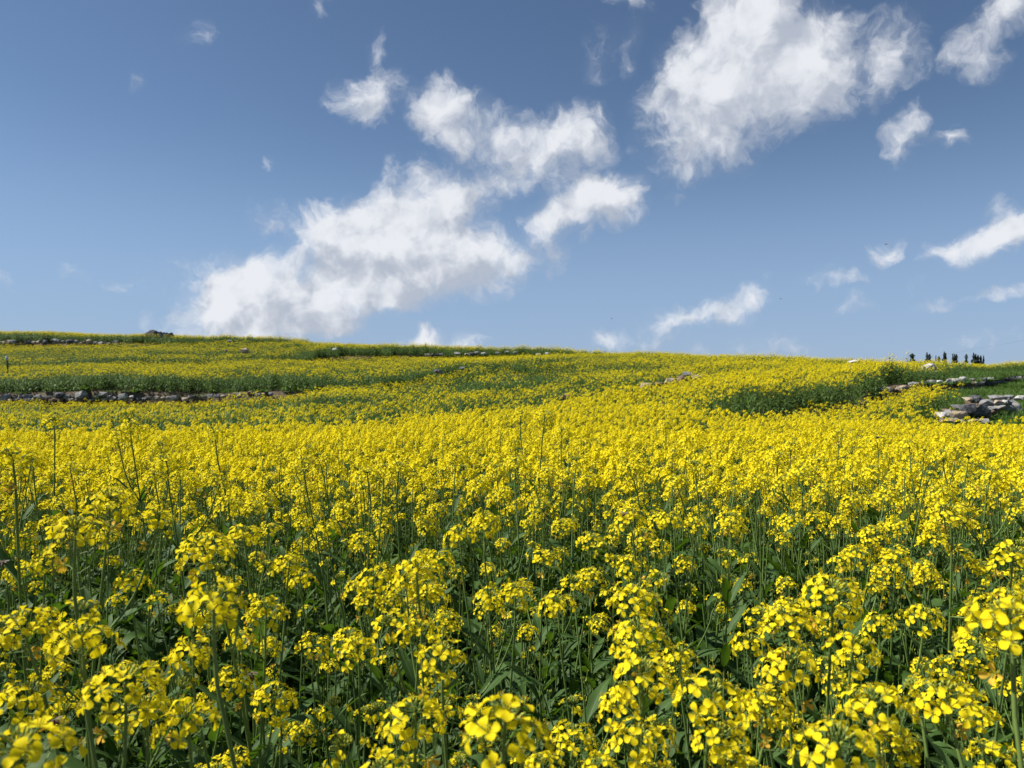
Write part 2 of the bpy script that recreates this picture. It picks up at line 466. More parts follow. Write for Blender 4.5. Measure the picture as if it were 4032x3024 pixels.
ring([d + .35 for d in d0], [-.15, -.14, -.12, -.12, -.12, -.10, -.08, gz_(1525, 13.2), gz_(1483, 16.2), .80, .97, 1.02, 1.02])
d1 = [10.5, 11, 11.7, 12, 12.5, 14.5, 18, 24, 25, 26, 28, 29, 32]
ring(d1, [-.5, gz_(1715, 11), gz_(1680, 11.7), gz_(1663, 12), gz_(1650, 12.5), gz_(1586, 14.5), gz_(1518, 18), gz_(1440, 24), gz_(1440, 25), .95, 1.02, 1.04, 1.0])
ring([d + .3 for d in d1], [-.34, gz_(1665, 11.2), gz_(1640, 11.9), gz_(1630, 12.2), gz_(1620, 12.7), gz_(1556, 14.7), gz_(1486, 18.2), gz_(1438, 24.2), gz_(1438, 25.2), .95, 1.02, 1.04, 1.0])
d2 = [17, 18, 17.5, 17.5, 17.5, 20, 25, 30, 31, 31.5, 33, 34, 37]
ring(d2, [-.45, -.40, gz_(1604, 17.5), gz_(1598, 17.5), gz_(1594, 17.5), gz_(1528, 20), gz_(1442, 25), gz_(1408, 30), gz_(1412, 31), .98, 1.04, 1.06, 1.0])
ring([d + .3 for d in d2], [-.44, -.38, gz_(1586, 17.7), gz_(1568, 17.7), gz_(1554, 17.7), gz_(1500, 20.2), gz_(1430, 25.2), gz_(1406, 30.2), gz_(1411, 31.2), .98, 1.04, 1.06, 1.0])
d3 = [27, 26.7, 26.3, 26, 25.7, 28, 32, 36, 36, 36, 38, 39, 42]
ring(d3, [-.6, gz_(1578, 26.7), gz_(1578, 26.3), gz_(1572, 26), gz_(1520, 25.7), gz_(1438, 28), gz_(1402, 32), gz_(1396, 36), gz_(1403, 36), .95, 1.0, 1.05, 1.0])
ring([d + .35 for d in d3], [.36, gz_(1547, 27, 0), gz_(1549, 26.6, 0), gz_(1546, 26.3, 0), gz_(1478, 26), gz_(1412, 28.2), gz_(1400, 32.3), gz_(1396, 36.3), gz_(1403, 36.3), .95, 1.0, 1.05, 1.0])
d4 = [39, 38.5, 40, 41.5, 43, 50, 44, 44, 44, 44, 46, 47, 50]
ring(d4, [1.0, gz_(1432, 38.5), gz_(1420, 40), gz_(1412, 41.5), 1.35, 1.5, gz_(1384, 44), 1.3, 1.1, .8, .85, .9, .9])
ring([d + .4 for d in d4], [1.15, gz_(1416, 38.8), gz_(1406, 40.3), gz_(1396, 41.8), 2.05, 2.15, gz_(1381, 44.3), 1.3, 1.1, .8, .85, .9, .9])
d5 = [53, 53, 54, 53, 52, 57, 54, 54, 54, 54, 56, 57, 60]
ring(d5, [2.3, 2.45, gz_(1347, 54), 2.75, 2.5, 2.35, 1.75, 1.2, .8, .3, .3, .4, .5])
ring([d + .4 for d in d5], [3.2, gz_(1345, 53.4, 0), gz_(1322, 54.4), 3.05, 2.52, 2.35, 1.75, 1.2, .8, .3, .3, .4, .5])
d6 = [62, 62, 62, 62, 61, 64, 62, 62, 62, 62, 64, 65, 68]
ring(d6, [3.9, gz_(1302, 62), gz_(1318, 62), 3.2, 2.6, 2.3, 1.5, .8, .4, -.2, -.2, -.1, 0])
ring([85] * 13, [3.2, 3.1, 2.8, 2.2, 1.8, 1.4, .4, -.6, -1.0, -1.4, -1.6, -1.6, -1.6])
ring([140] * 13, [-1, -1, -1.5, -2, -2, -2.5, -3, -3.5, -4, -4, -4, -4, -4])
ring([400] * 13, [-7] * 13)
ring([1500] * 13, [-24] * 13)
ring([9000] * 13, [-140] * 13)
DEP, HGT, U = np.array(DEP, float), np.array(HGT, float), np.array(U, float)
def knots(u):
    u = min(max(u, U[0]), U[-1])
    i = min(max(int(np.searchsorted(U, u)) - 1, 0), len(U) - 2)
    t = (u - U[i]) / (U[i + 1] - U[i]); t = t * t * (3 - 2 * t)
    return DEP[:, i] * (1 - t) + DEP[:, i + 1] * t, HGT[:, i] * (1 - t) + HGT[:, i + 1] * t
_kc = {}
def knots_c(u):
    k = round(min(max(u, U[0]), U[-1]) / 12)
    if k not in _kc: _kc[k] = knots(k * 12)
    return _kc[k]
def bumps(x, y):
    a = min(1, max(0, (y - 2) / 6))
    return a * (.045 * math.sin(x * .8 + 1.3 * math.sin(y * .31)) + .035 * math.sin(y * 1.1 + x * .37 + 2) + .02 * math.sin(x * 2.3 - y * 1.7))
def ground(x, y):
    u = CU + F_PX * x / max(y, 2.6)
    d, h = knots_c(u)
    return float(np.interp(y, d, h)) + bumps(x, y) * (1 if y < 80 else 0)

def build_ground():
    us = np.concatenate([np.linspace(-30000, -1600, 14), np.linspace(-1500, 5500, 235), np.linspace(5600, 34000, 14)])
    rows = []
    ts = []
    for k in range(2, len(DEP)):
        n = 3 if (DEP[k, 3] - DEP[k - 1, 3]) < .45 else (10 if DEP[k, 3] < 70 else 5)
        for j in range(n): ts.append(k - 1 + j / n)
    ts.append(len(DEP) - 1)
    verts, faces = [], []
    n = len(us)
    # the flat field under and behind the viewer
    head = []
    for yy in (-600, -60, -20, -6, -1, .6, 1.6):
        head.append([Vector(((u - CU) / F_PX * 2.6, yy, 0)) for u in us])
    for t in ts:
        r = []
        for u in us:
            d, h = knots(u)
            y = float(np.interp(t, range(len(d)), d)); z = float(np.interp(t, range(len(d)), h))
            x = (u - CU) / F_PX * y
            r.append(Vector((x, y, z + bumps(x, y) * (1 if y < 80 else 0))))
        rows.append(r)
    for r in head:                            # widen the near strip like the first ring
        for i, p in enumerate(r): p.x = rows[0][i].x * (1 if p.y > -60 else 30)
    m = MB(); m.quad_grid(head + rows, 0)
    return setp(m.build('ground', [M_SOIL]), kind='structure')
build_ground()

# ------------------------------------------------------------------ rapeseed: flowers, heads, leaves, plants
PM = [M_PETAL, M_OLD, M_BUD, M_STEM, M_LEAF]       # slots of every plant mesh
PET, OLD, BUD, STM, LEF = range(5)
V = Vector
def rv(a, b): return rng.uniform(a, b)
def frame(n, spin=0.0):
    """rotation that takes +z to n"""
    q = V((0, 0, 1)).rotation_difference(n.normalized())
    return q.to_matrix().to_4x4() @ Matrix.Rotation(spin, 4, 'Z')

def flower_mb(fine=True, cup=.25, wither=False):
    m = MB(); mat = OLD if wither else PET
    a0 = rv(0, 1.5)
    for k in range(4):
        a = a0 + k * math.pi / 2 + (rv(-.16, .16)) + (.14 if k % 2 else -.14)
        c = cup + rv(-.16, .2); ln = .0095 * rv(.9, 1.12); wd = .0041 * rv(.9, 1.12)
        if wither: c += .8; ln *= .85; wd *= .7
        ca, sa = math.cos(a), math.sin(a)
        def P(r, s, z): return V((ca * r - sa * s, sa * r + ca * s, z))
        if fine:
            prof = ((.08, .10), (.34, .42), (.60, .96), (.84, 1.0), (1.0, .50))
            rows = []
            tw = rv(-.25, .25)
            for (t, w) in prof:
                r = ln * t; z = ln * (c * t * 1.1 - .42 * max(0, t - .35) ** 2 * 2)
                rows.append([P(r, -wd * w, z + .0011 * w + tw * wd * w), P(r, -wd * w * .5, z + .0001), P(r, wd * w * .5, z), P(r, wd * w, z + .0011 * w - tw * wd * w)])
            rows[-1][1] += V((0, 0, -.0004)); rows[-1][1] += P(ln * .05, 0, 0); rows[-1][2] += P(ln * .05, 0, 0)
            m.quad_grid(rows, mat)
        else:
            z = ln * c * .8
            m.face([P(.001, 0, 0), P(ln * .5, -wd * .8, z * .8), P(ln * .85, -wd * .95, z), P(ln * 1.04, 0, z), P(ln * .85, wd * .95, z), P(ln * .5, wd * .8, z * .8)], mat)
    if fine:
        for k in range(6):
            a = k * 1.05 + .3; r = .0016; h = .0052 if k % 3 else .0038
            b = V((r * .5 * math.cos(a), r * .5 * math.sin(a), .0004)); t = V((r * 1.5 * math.cos(a), r * 1.5 * math.sin(a), h))
            m.tube([b, t], [.00022, .00022], BUD, 3, False)
            m.blob(t, t - b, .0009, .00055, OLD if k % 2 else PET, 4, 2)
        m.tube([V((0, 0, 0)), V((0, 0, .0058))], [.0006, .0004], BUD, 4)
        for k in range(4):
            a = a0 + .78 + k * math.pi / 2; d = V((math.cos(a), math.sin(a), 0)); s = V((-d.y, d.x, 0)) * .0008
            m.face([s * .8, d * .003 + s + V((0, 0, .0006)), d * .0052 + V((0, 0, .0016)), d * .003 - s + V((0, 0, .0006)), -s * .8], BUD)
    return m
FINE = [flower_mb(True, c) for c in (.12, .25, .38, .55, .2)]
FINE_OLD = [flower_mb(True, .3, True) for _ in range(2)]
LOW = [flower_mb(False, c) for c in (.1, .3, .5)]
FINE_ME = [f.mesh('flower', PM) for f in FINE]
OLD_ME = [f.mesh('withered_flower', PM) for f in FINE_OLD]

def head_spec(nf, nb, size=1.0, pods=4, old=1, droop=0.0):
    """raceme: green buds on top, open flowers round them, spent ones and young pods below"""
    stalk, buds, fl = MB(), MB(), []
    ax = [V((0, 0, -.075)), V((.001, 0, -.04)), V((0, .001, -.012)), V((0, 0, .004))]
    stalk.tube(ax, [.0019, .0018, .0014, .001], STM, 6)
    ph = rv(0, 6)
    for i in range(nb):
        ph += 2.4; q = (i + .5) / nb
        r = .0015 + .0092 * size * math.sqrt(q); z = .002 + .0075 * (1 - q) + rv(-.001, .001)
        d = V((math.cos(ph) * r, math.sin(ph) * r, 0))
        tip = d + V((0, 0, z)); axis = d * 45 + V((0, 0, .55))
        buds.blob(tip, axis, .0031 * rv(.8, 1.2) * (.7 + .5 * q), .00155 * rv(.85, 1.15) * (.8 + .3 * q), BUD, 5, 3)
        stalk.tube([V((0, 0, -.004)), tip - axis.normalized() * .002], .0004, STM, 3, False)
    for i in range(nf):
        ph += 2.4; t = i / max(1, nf - 1)
        za = -.004 - .026 * t * size
        r = (.0125 + .0145 * math.sqrt(t) + rv(-.002, .004)) * size
        z = za + .012 - .001 * t + rv(-.004, .004)
        s = .30 + .80 * t + rv(-.15, .25)
        d = V((math.cos(ph), math.sin(ph), 0))
        pos = d * r + V((0, 0, z)); nrm = d * s + V((0, 0, 1 - .55 * s - droop))
        mid = d * r * .5 + V((0, 0, za + .004))
        stalk.tube([V((0, 0, za)), mid, pos], [.0006, .00055, .0006], STM, 3, False)
        fl.append((rng.randrange(5), Matrix.Translation(pos) @ frame(nrm, rv(0, 6)) @ Matrix.Scale(rv(.84, 1.04), 4), False))
    for i in range(old):
        ph += 2.4; za = -.046 - .010 * i
        d = V((math.cos(ph), math.sin(ph), 0)); pos = d * .019 + V((0, 0, za + .004))
        stalk.tube([V((0, 0, za)), d * .01 + V((0, 0, za + .004)), pos], .0006, STM, 3, False)
        fl.append((rng.randrange(2), Matrix.Translation(pos) @ frame(d + V((0, 0, -.1)), rv(0, 6)), True))
    for i in range(pods):
        ph += 2.4; za = -.042 - .008 * i
        d = V((math.cos(ph), math.sin(ph), 0)); e = d * .016 + V((0, 0, za + .006))
        stalk.tube([V((0, 0, za)), e], .0006, STM, 3, False)
        stalk.tube([e, e + d * .004 + V((0, 0, .012)), e + d * .005 + V((0, 0, .024))], [.0008, .0011, .0003], STM, 4)
    merged = MB(); merged.merge(stalk, Matrix.Identity(4))
    for (k, M, w) in fl: merged.merge((FINE_OLD if w else FINE)[k], M)
    return dict(fl=fl, stalk=stalk.mesh('flower_head', PM), buds=buds.mesh('bud_cluster', PM), full=merged.mesh('flower_head', PM))
HEADS = [head_spec(14, 18, 1.05), head_spec(18, 16, 1.16), head_spec(11, 22, .98), head_spec(15, 14, 1.08, 5, 1), head_spec(21, 14, 1.24, 3, 1),
         head_spec(12, 12, 1.0, 2, 0, .15), head_spec(4, 26, .95, 3, 0), head_spec(3, 18, .8, 1, 0), head_spec(5, 14, .85, 4, 1)]
BIG_H, BUD_H, SMALL_H = [0, 1, 2, 3, 4, 5], [6, 7], [7, 8, 6, 2, 5]

def leaf_mb(L, W, rise, droop, lobed, n=8, across=5):
    """blade growing along +y from its base, midrib folded, edge waved and toothed"""
    m = MB(); rows = []
    p1, p2 = rv(0, 6), rv(0, 6)
    for i in range(n + 1):
        t = i / n
        w = (math.sin(math.pi * min(1, t ** .75 * .97 + .03)) ** .8) * W
        if lobed: w = W * (.10 + .16 * abs(math.sin(t * 9 + p1))) if t < .42 else W * math.sin(math.pi * (t - .42) / .58 * .86 + .42) ** .7
        if i == n: w = W * .04
        y = L * (t - .12 * droop * t * t); z = L * (rise * t - droop * t * t)
        row = []
        for j in range(across):
            s = j / (across - 1) * 2 - 1
            tooth = 1 + (.10 * math.sin(i * 2.6 + p1 + s) if abs(s) > .9 else 0)
            wave = abs(s) * W * .22 * math.sin(t * 8 + p2 + (2 if s > 0 else 0))
            row.append(V((s * w * tooth, y, z + abs(s) ** 1.3 * w * .34 + wave * (1 if 0 < i < n else 0))))
        rows.append(row)
    m.quad_grid(rows, LEF)
    return m
LEAVES = [leaf_mb(.105, .017, .75, .75, False), leaf_mb(.095, .014, 1.1, .5, False), leaf_mb(.12, .021, .55, .9, False),
          leaf_mb(.16, .040, .8, .85, True), leaf_mb(.14, .036, .5, .9, True), leaf_mb(.175, .043, 1.1, 1.0, True), leaf_mb(.085, .010, 1.4, .4, False)]
LEAF_ME = [l.mesh('leaf', PM) for l in LEAVES]

def curve_pts(p0, p1, bend, n=6):
    out = []
    for i in range(n + 1):
        t = i / n
        out.append(p0.lerp(p1, t) + bend * (math.sin(math.pi * t)) + V((0, 0, 0)))
    return out
def plant_spec(H=.90, heads=3, leaves=7, lean=.05, main=None, fork=False):
    """one plant, its root at the origin and its main head at height H"""
    stem = MB(); hs, ls = [], []
    top = V((rv(-lean, lean), rv(-lean, lean), H))
    pts = curve_pts(V((0, 0, -.02)), top - V((0, 0, .07)), V((rv(-.055, .055), rv(-.055, .055), 0)), 7)
    stem.tube(pts, [.0034 - .0016 * i / 7 for i in range(8)], STM, 6)
    tilt = (pts[-1] - pts[-2]).normalized() + V((rv(-.12, .12), rv(-.12, .12), 0))
    M = Matrix.Translation(pts[-1]) @ frame(tilt, rv(0, 6)) @ Matrix.Translation((0, 0, .074))
    hs.append((main if main is not None else rng.choice(BIG_H), M))
    top_out = M @ V((0, 0, -.01))
    az = rv(0, 6)
    for b in range(heads - 1):
        az += 2.2 + rv(-.4, .4)
        i = rng.choice((4, 5, 5, 6)) if not fork else 6
        p0 = pts[i]; out = rv(.035, .085)
        hz = H * rv(.74, .95) if not fork else H * rv(.93, .98)
        if hz < p0.z + .09: hz = p0.z + .10
        p1 = V((p0.x + math.cos(az) * out, p0.y + math.sin(az) * out, hz - .06))
        bp = curve_pts(p0, p1, V((math.cos(az), math.sin(az), -.4)) * rv(.004, .016), 5)
        stem.tube(bp, [.0022 - .0007 * k / 5 for k in range(6)], STM, 5)
        d = (bp[-1] - bp[-2]).normalized() + V((0, 0, .3))
        s = rv(.72, .95)
        M = Matrix.Translation(bp[-1]) @ frame(d, rv(0, 6)) @ Matrix.Scale(s, 4) @ Matrix.Translation((0, 0, .074))
        hs.append((rng.choice(SMALL_H) if rng.random() < .6 else rng.choice(BIG_H), M))
        ls.append((6 if rng.random() < .6 else 1, Matrix.Translation(p0) @ Matrix.Rotation(az - math.pi / 2 + rv(-.2, .2), 4, 'Z') @ Matrix.Scale(rv(.7, 1.0), 4)))
    az = rv(0, 6)
    for k in range(leaves):
        az += 2.4 + rv(-.3, .3)
        t = .06 + .76 * (k + rv(0, .6)) / max(1, leaves)
        q = min(6, int(t * 7)); p = pts[q].lerp(pts[q + 1], t * 7 - q)
        kind = rng.choice((3, 4, 5)) if t < .42 else rng.choice((0, 2, 2, 4)) if t < .58 else rng.choice((0, 1, 1, 6))
        ls.append((kind, Matrix.Translation(p) @ Matrix.Rotation(az, 4, 'Z') @ Matrix.Rotation(rv(-.25, .25), 4, 'X') @ Matrix.Scale(rv(.75, 1.15) * (1.15 if t < .3 else 1), 4)))
    return dict(stem=stem.mesh('stem', PM), heads=hs, leaves=ls, top=top_out, H=top_out.z)
NEAR = [plant_spec(.90, h, l) for h, l in ((2, 10), (3, 9), (2, 10), (1, 9), (3, 10), (2, 9), (1, 11), (3, 9), (2, 9))]
NEAR_FORK = [plant_spec(.90, 3, 6, fork=True), plant_spec(.90, 4, 7, fork=True)]
NEAR_BUD = [plant_spec(.90, 2, 7, main=6), plant_spec(.90, 1, 7, main=7)]
NEAR_ARCH = [plant_spec(.90, 2, 6, lean=.16, main=1), plant_spec(.90, 1, 6, lean=.2, main=4)]
LEAN_ONES = [plant_spec(.88, 1, l, main=m_) for l, m_ in ((9, 8), (8, 2), (9, 6), (8, 5), (10, 7))]
FAR_ONES = [plant_spec(.86, h, l) for h, l in ((2, 5), (3, 6), (1, 6), (2, 6), (3, 5), (2, 7))]

def grow(spec, loc, rotz, scale, label, group, detail):
    """one plant as a thing: stem, leaves, flower heads; near ones have every flower as a piece of its head"""
    root = empty('rapeseed_plant', loc, label, 'plant', group)
    root.rotation_euler = (0, 0, rotz); root.scale = (scale,) * 3
    def part(name, me, parent, M=None):
        o = bpy.data.objects.new(name, me)
        if M is not None: o.matrix_local = M
        COL.objects.link(o); o.parent = parent
        return o
    part('stem', spec['stem'], root)
    for (k, M) in spec['leaves']: part('leaf', LEAF_ME[k], root, M)
    for (k, M) in spec['heads']:
        h = HEADS[k]
        if detail:
            ho = part('flower_head', h['stalk'], root, M)
            for (q, FM, w) in h['fl']: part('withered_flower' if w else 'flower', (OLD_ME if w else FINE_ME)[q], ho, FM)
        else:
            ho = part('flower_head', h['full'], root, M)
        part('bud_cluster', h['buds'], ho)
    return root

def place(spec, u, v, dep, label, group, detail, spin=None):
    """so that the main head stands where the photo shows it, rooted in the ground below"""
    p = at(u, v, dep)
    g = ground(p.x, p.y)
    s = (p.z - g) / spec['H']
    rot = rv(0, 6.28) if spin is None else spin
    o = Matrix.Rotation(rot, 3, 'Z') @ spec['top'] * s
    x, y = p.x - o.x, p.y - o.y
    return grow(spec, (x, y, ground(x, y)), rot, s, label, group, detail)

# heads read off the photo: (x, y, width in photo pixels, kind)
FRONT = [(86, 2477, 165, 'n'), (321, 2540, 185, 'n'), (836, 2400, 195, 'n'), (757, 2581, 150, 'n'), (113, 2755, 170, 'n'), (497, 2710, 200, 'a'),
         (579, 2810, 165, 'n'), (735, 2853, 190, 'n'), (925, 2680, 130, 'n'), (75, 2990, 270, 'n'), (950, 2527, 115, 'n'), (930, 2990, 120, 'n'),
         (1110, 2790, 130, 'b'), (1190, 2893, 120, 'n'), (1316, 2800, 135, 'b'), (1362, 2970, 190, 'b'), (1633, 2835, 195, 'f'), (1745, 2800, 150, 'n'),
         (1235, 2545, 115, 'n'), (1411, 2568, 135, 'n'), (1741, 2600, 165, 'n'), (1646, 2500, 140, 'n'), (1692, 2675, 120, 'n'), (1990, 2880, 255, 'n'), (1860, 2770, 110, 'b'),
         (2258, 2907, 150, 'n'), (2515, 2505, 160, 'n'), (2529, 2668, 180, 'n'), (2796, 2755, 200, 'f'), (2674, 2592, 125, 'n'), (2511, 2930, 190, 'f'),
         (2940, 2800, 150, 'n'), (2880, 2985, 165, 'n'), (2950, 2545, 125, 'n'), (2660, 2830, 95, 'b'), (2497, 2360, 140, 'n'),
         (3281, 2345, 150, 'n'), (3100, 2450, 145, 'n'), (3358, 2570, 160, 'n'), (3110, 2625, 170, 'f'), (3972, 2470, 220, 'n'), (3450, 2800, 200, 'n'),
         (3610, 2745, 170, 'b'), (3725, 2760, 185, 'n'), (3860, 2830, 140, 'n'), (3300, 2950, 230, 'f'), (3100, 2865, 150, 'n'), (3900, 2995, 170, 'n'), (3560, 2985, 150, 'b'),
         (3461, 2466, 115, 'n'), (3845, 2563, 115, 'n'), (3640, 2440, 125, 'n'), (3975, 2375, 125, 'n'), (3300, 2690, 120, 'n')]
MIDROW = [(520, 2301, 110, 'n'), (1050, 2419, 130, 'n'), (1181, 2290, 100, 'n'), (1475, 2290, 115, 'f'), (1678, 2342, 120, 'n'), (1759, 2441, 100, 'n'), (2194, 2387, 120, 'n'), (2030, 2340, 110, 'n'),
          (298, 2112, 160, 'n'), (805, 2170, 135, 'n'), (434, 1985, 125, 'f'), (180, 2230, 105, 'n'), (50, 1815, 110, 'a'), (1140, 2230, 110, 'n'), (1640, 2250, 130, 'f'),
          (2325, 2130, 80, 'n'), (2480, 2045, 100, 'n'), (2530, 2115, 85, 'n'), (2740, 2075, 85, 'n'), (2880, 2055, 90, 'n'), (2640, 2060, 85, 'n'), (2150, 2200, 90, 'n'), (2480, 2230, 100, 'n'),
          (3440, 2110, 85, 'n'), (3375, 2190, 95, 'n'), (3530, 2205, 95, 'n'), (3680, 2130, 90, 'f'), (3740, 2030, 100, 'n'), (3860, 2240, 90, 'n'), (3990, 2200, 120, 'n'), (3645, 2260, 90, 'n'), (3490, 2260, 90, 'n'),
          (960, 2120, 110, 'n'), (900, 2000, 90, 'n'), (1810, 2120, 100, 'n'), (1910, 2060, 95, 'n'), (1290, 2090, 85, 'n'), (1420, 2130, 85, 'n')]
TALL = [(212, 1668, 60, 'n'), (511, 1690, 64, 'y'), (845, 1717, 62, 'n'), (2050, 1640, 48, 'n'), (2145, 1640, 52, 'n'), (2210, 1705, 50, 'n'), (2620, 1680, 46, 'n'), (3300, 1710, 42, 'n'),
        (3455, 1738, 52, 'n'), (3580, 1760, 60, 'n'), (655, 1830, 80, 'f'), (1190, 1830, 72, 'n'), (1570, 1850, 70, 'n'), (2480, 1850, 68, 'n'), (3160, 1860, 70, 'n'), (3900, 1880, 70, 'n'), (2660, 1900, 70, 'n')]
ORD = ['first', 'second', 'third', 'fourth', 'fifth', 'sixth', 'seventh', 'eighth', 'ninth', 'tenth', 'eleventh', 'twelfth', 'thirteenth', 'fourteenth', 'fifteenth', 'sixteenth', 'seventeenth', 'eighteenth', 'nineteenth', 'twentieth']
ORD += ['twenty-' + w for w in ORD[:9]]
LOOK = {'n': 'full yellow head', 'b': 'mostly green buds', 'f': 'forked yellow top', 'a': 'arching stem', 'y': 'dark Y-shaped fork'}
def choose(kind):
    return rng.choice({'n': NEAR, 'b': NEAR_BUD, 'f': NEAR_FORK, 'a': NEAR_ARCH, 'y': NEAR_FORK}[kind])
taken = []
def put_row(rows, words, group, lo=.40, hi=3.4):
    """rows: read-off heads; words say where this row stands, counted from the left"""
    by = {}
    for (u, v, w, k) in sorted(rows): by.setdefault(k, []).append((u, v, w))
    for k, lst in by.items():
        for i, (u, v, w) in enumerate(lst):
            lab = f'rapeseed plant, {LOOK[k]}, {ORD[i]} such from left {words}' if len(lst) > 1 else f'rapeseed plant, {LOOK[k]}, the only such {words}'
            dep = min(hi, max(lo, 142.0 / w))
            p = at(u, v, dep); taken.append((p.x, p.y))
            place(choose(k), u, v, dep, lab, group, dep < 1.7)
put_row([r for r in FRONT if r[1] > 2750], "along the photo's bottom edge", 'rapeseed plants in the front row')
put_row([r for r in FRONT if 2560 < r[1] <= 2750], 'just behind the front row', 'rapeseed plants in the second row')
put_row([r for r in FRONT if r[1] <= 2560], 'in the third row back', 'rapeseed plants in the third row')
put_row([r for r in MIDROW if r[1] > 2180], 'where the dark leaves begin to show', 'rapeseed plants in the fourth row')
put_row([r for r in MIDROW if r[1] <= 2180], "at the near edge of solid yellow", 'rapeseed plants in the fifth row')
put_row(TALL, 'rising above the yellow canopy', 'tall rapeseed plants above the canopy', hi=3.2)

# the crowd between and behind them, up to 300 plants in all
def filler():
    n = 300 - len(FRONT) - len(MIDROW) - len(TALL)
    spots = []
    tries = 0
    while len(spots) < n and tries < 40000:
        tries += 1
        y = math.sqrt(rv(.55 ** 2, 2.75 ** 2)); x = rv(-.735, .735) * y
        md = .055 + .02 * y
        if all((x - a) ** 2 + (y - b) ** 2 > md * md for a, b in taken):
            taken.append((x, y)); spots.append((x, y))
    for (x, y) in spots:
        s = x / y
        side = 'on the left' if s < -.23 else 'in the middle' if s < .23 else 'on the right'
        if y < 1.25: top, lab, grp = rv(.52, .76), f'lower rapeseed plant half hidden among the leafy front rows {side}', f'lower plants between the front rows {side}'
        elif y < 2.0: top, lab, grp = rv(.58, .86), f'rapeseed plant among dark green stems behind the front rows {side}', f'plants among the dark stems {side}'
        else: top, lab, grp = rv(.78, .97), f'rapeseed plant where scattered heads close into solid yellow {side}', f'plants where the yellow closes {side}'
        sp = rng.choice(LEAN_ONES if y < 2.0 and rng.random() < .6 else NEAR if y < 1.05 else FAR_ONES) if rng.random() < .75 else rng.choice(NEAR_BUD)
        grow(sp, (x, y, ground(x, y)), rv(0, 6.28), top / sp['H'], lab, grp, y < 1.05)
filler()

# ------------------------------------------------------------------ the field behind and around: one stand of plants, uncountable
def low_head(m, M, n=8):
    """a head for the middle distance: each petal one face"""
    ph = rv(0, 6)
    for i in range(n):
        ph += 2.4; t = i / n
        d = V((math.cos(ph), math.sin(ph), 0)); r = .010 + .013 * t
        pos = d * r + V((0, 0, .008 - .034 * t)); s = .35 + .8 * t
        m.merge(rng.choice(LOW), M @ Matrix.Translation(pos) @ frame(d * s + V((rv(-.2, .2), rv(-.2, .2), 1 - .55 * s)), rv(0, 6)) @ Matrix.Scale(1.05, 4))
    for i in range(6):
        ph += 2.4; d = V((math.cos(ph), math.sin(ph), 0)) * .006
        m.blob((M @ (d + V((0, 0, .004)))), V((d.x * 40, d.y * 40, 1)), .0042, .0022, BUD, 3, 2)
    m.tube([M @ V((0, 0, -.07)), M @ V((0, 0, 0))], [.0017, .001], STM, 3, False)
def low_leaf(m, p, az, L, W, rise, droop):
    c, s = math.cos(az), math.sin(az)
    rows = []
    for t, w in ((0, .15), (.35, 1), (.75, .8), (1, .05)):
        y = L * t; z = L * (rise * t - droop * t * t)
        rows.append([p + V((c * y - s * W * w * q, s * y + c * W * w * q, z + abs(q) * W * w * .35)) for q in (-1, 0, 1)])
    m.quad_grid(rows, LEF)
def mid_plant(H, heads, leaves):
    m = MB()
    top = V((rv(-.05, .05), rv(-.05, .05), H - .07))
    pts = curve_pts(V((0, 0, 0)), top, V((rv(-.03, .03), rv(-.03, .03), 0)), 4)
    m.tube(pts, [.0036, .0032, .0027, .0022, .0017], STM, 4, False)
    low_head(m, Matrix.Translation(top + V((0, 0, .07))) @ frame(V((rv(-.3, .3), rv(-.3, .3), 1))), 12)
    for b in range(heads - 1):
        az = rv(0, 6.28); p0 = pts[rng.choice((2, 3))]; o = rv(.04, .10); hz = H * rv(.76, .97)
        p1 = V((p0.x + o * math.cos(az), p0.y + o * math.sin(az), hz))
        m.tube([p0, p0.lerp(p1, .5) + V((math.cos(az), math.sin(az), 0)) * .012, p1 - V((0, 0, .06))], [.002, .0017, .0014], STM, 3, False)
        low_head(m, Matrix.Translation(p1) @ Matrix.Scale(rv(.75, 1), 4), rng.choice((6, 8, 10)))
    for k in range(leaves):
        t = .05 + .68 * k / leaves; p = V((0, 0, 0)).lerp(top, t)
        big = t < .45
        low_leaf(m, p, rv(0, 6.28), rv(.11, .18) if big else rv(.08, .13), rv(.022, .04) if big else rv(.010, .018), rv(.4, 1.0), rv(.5, 1.0))
    return m
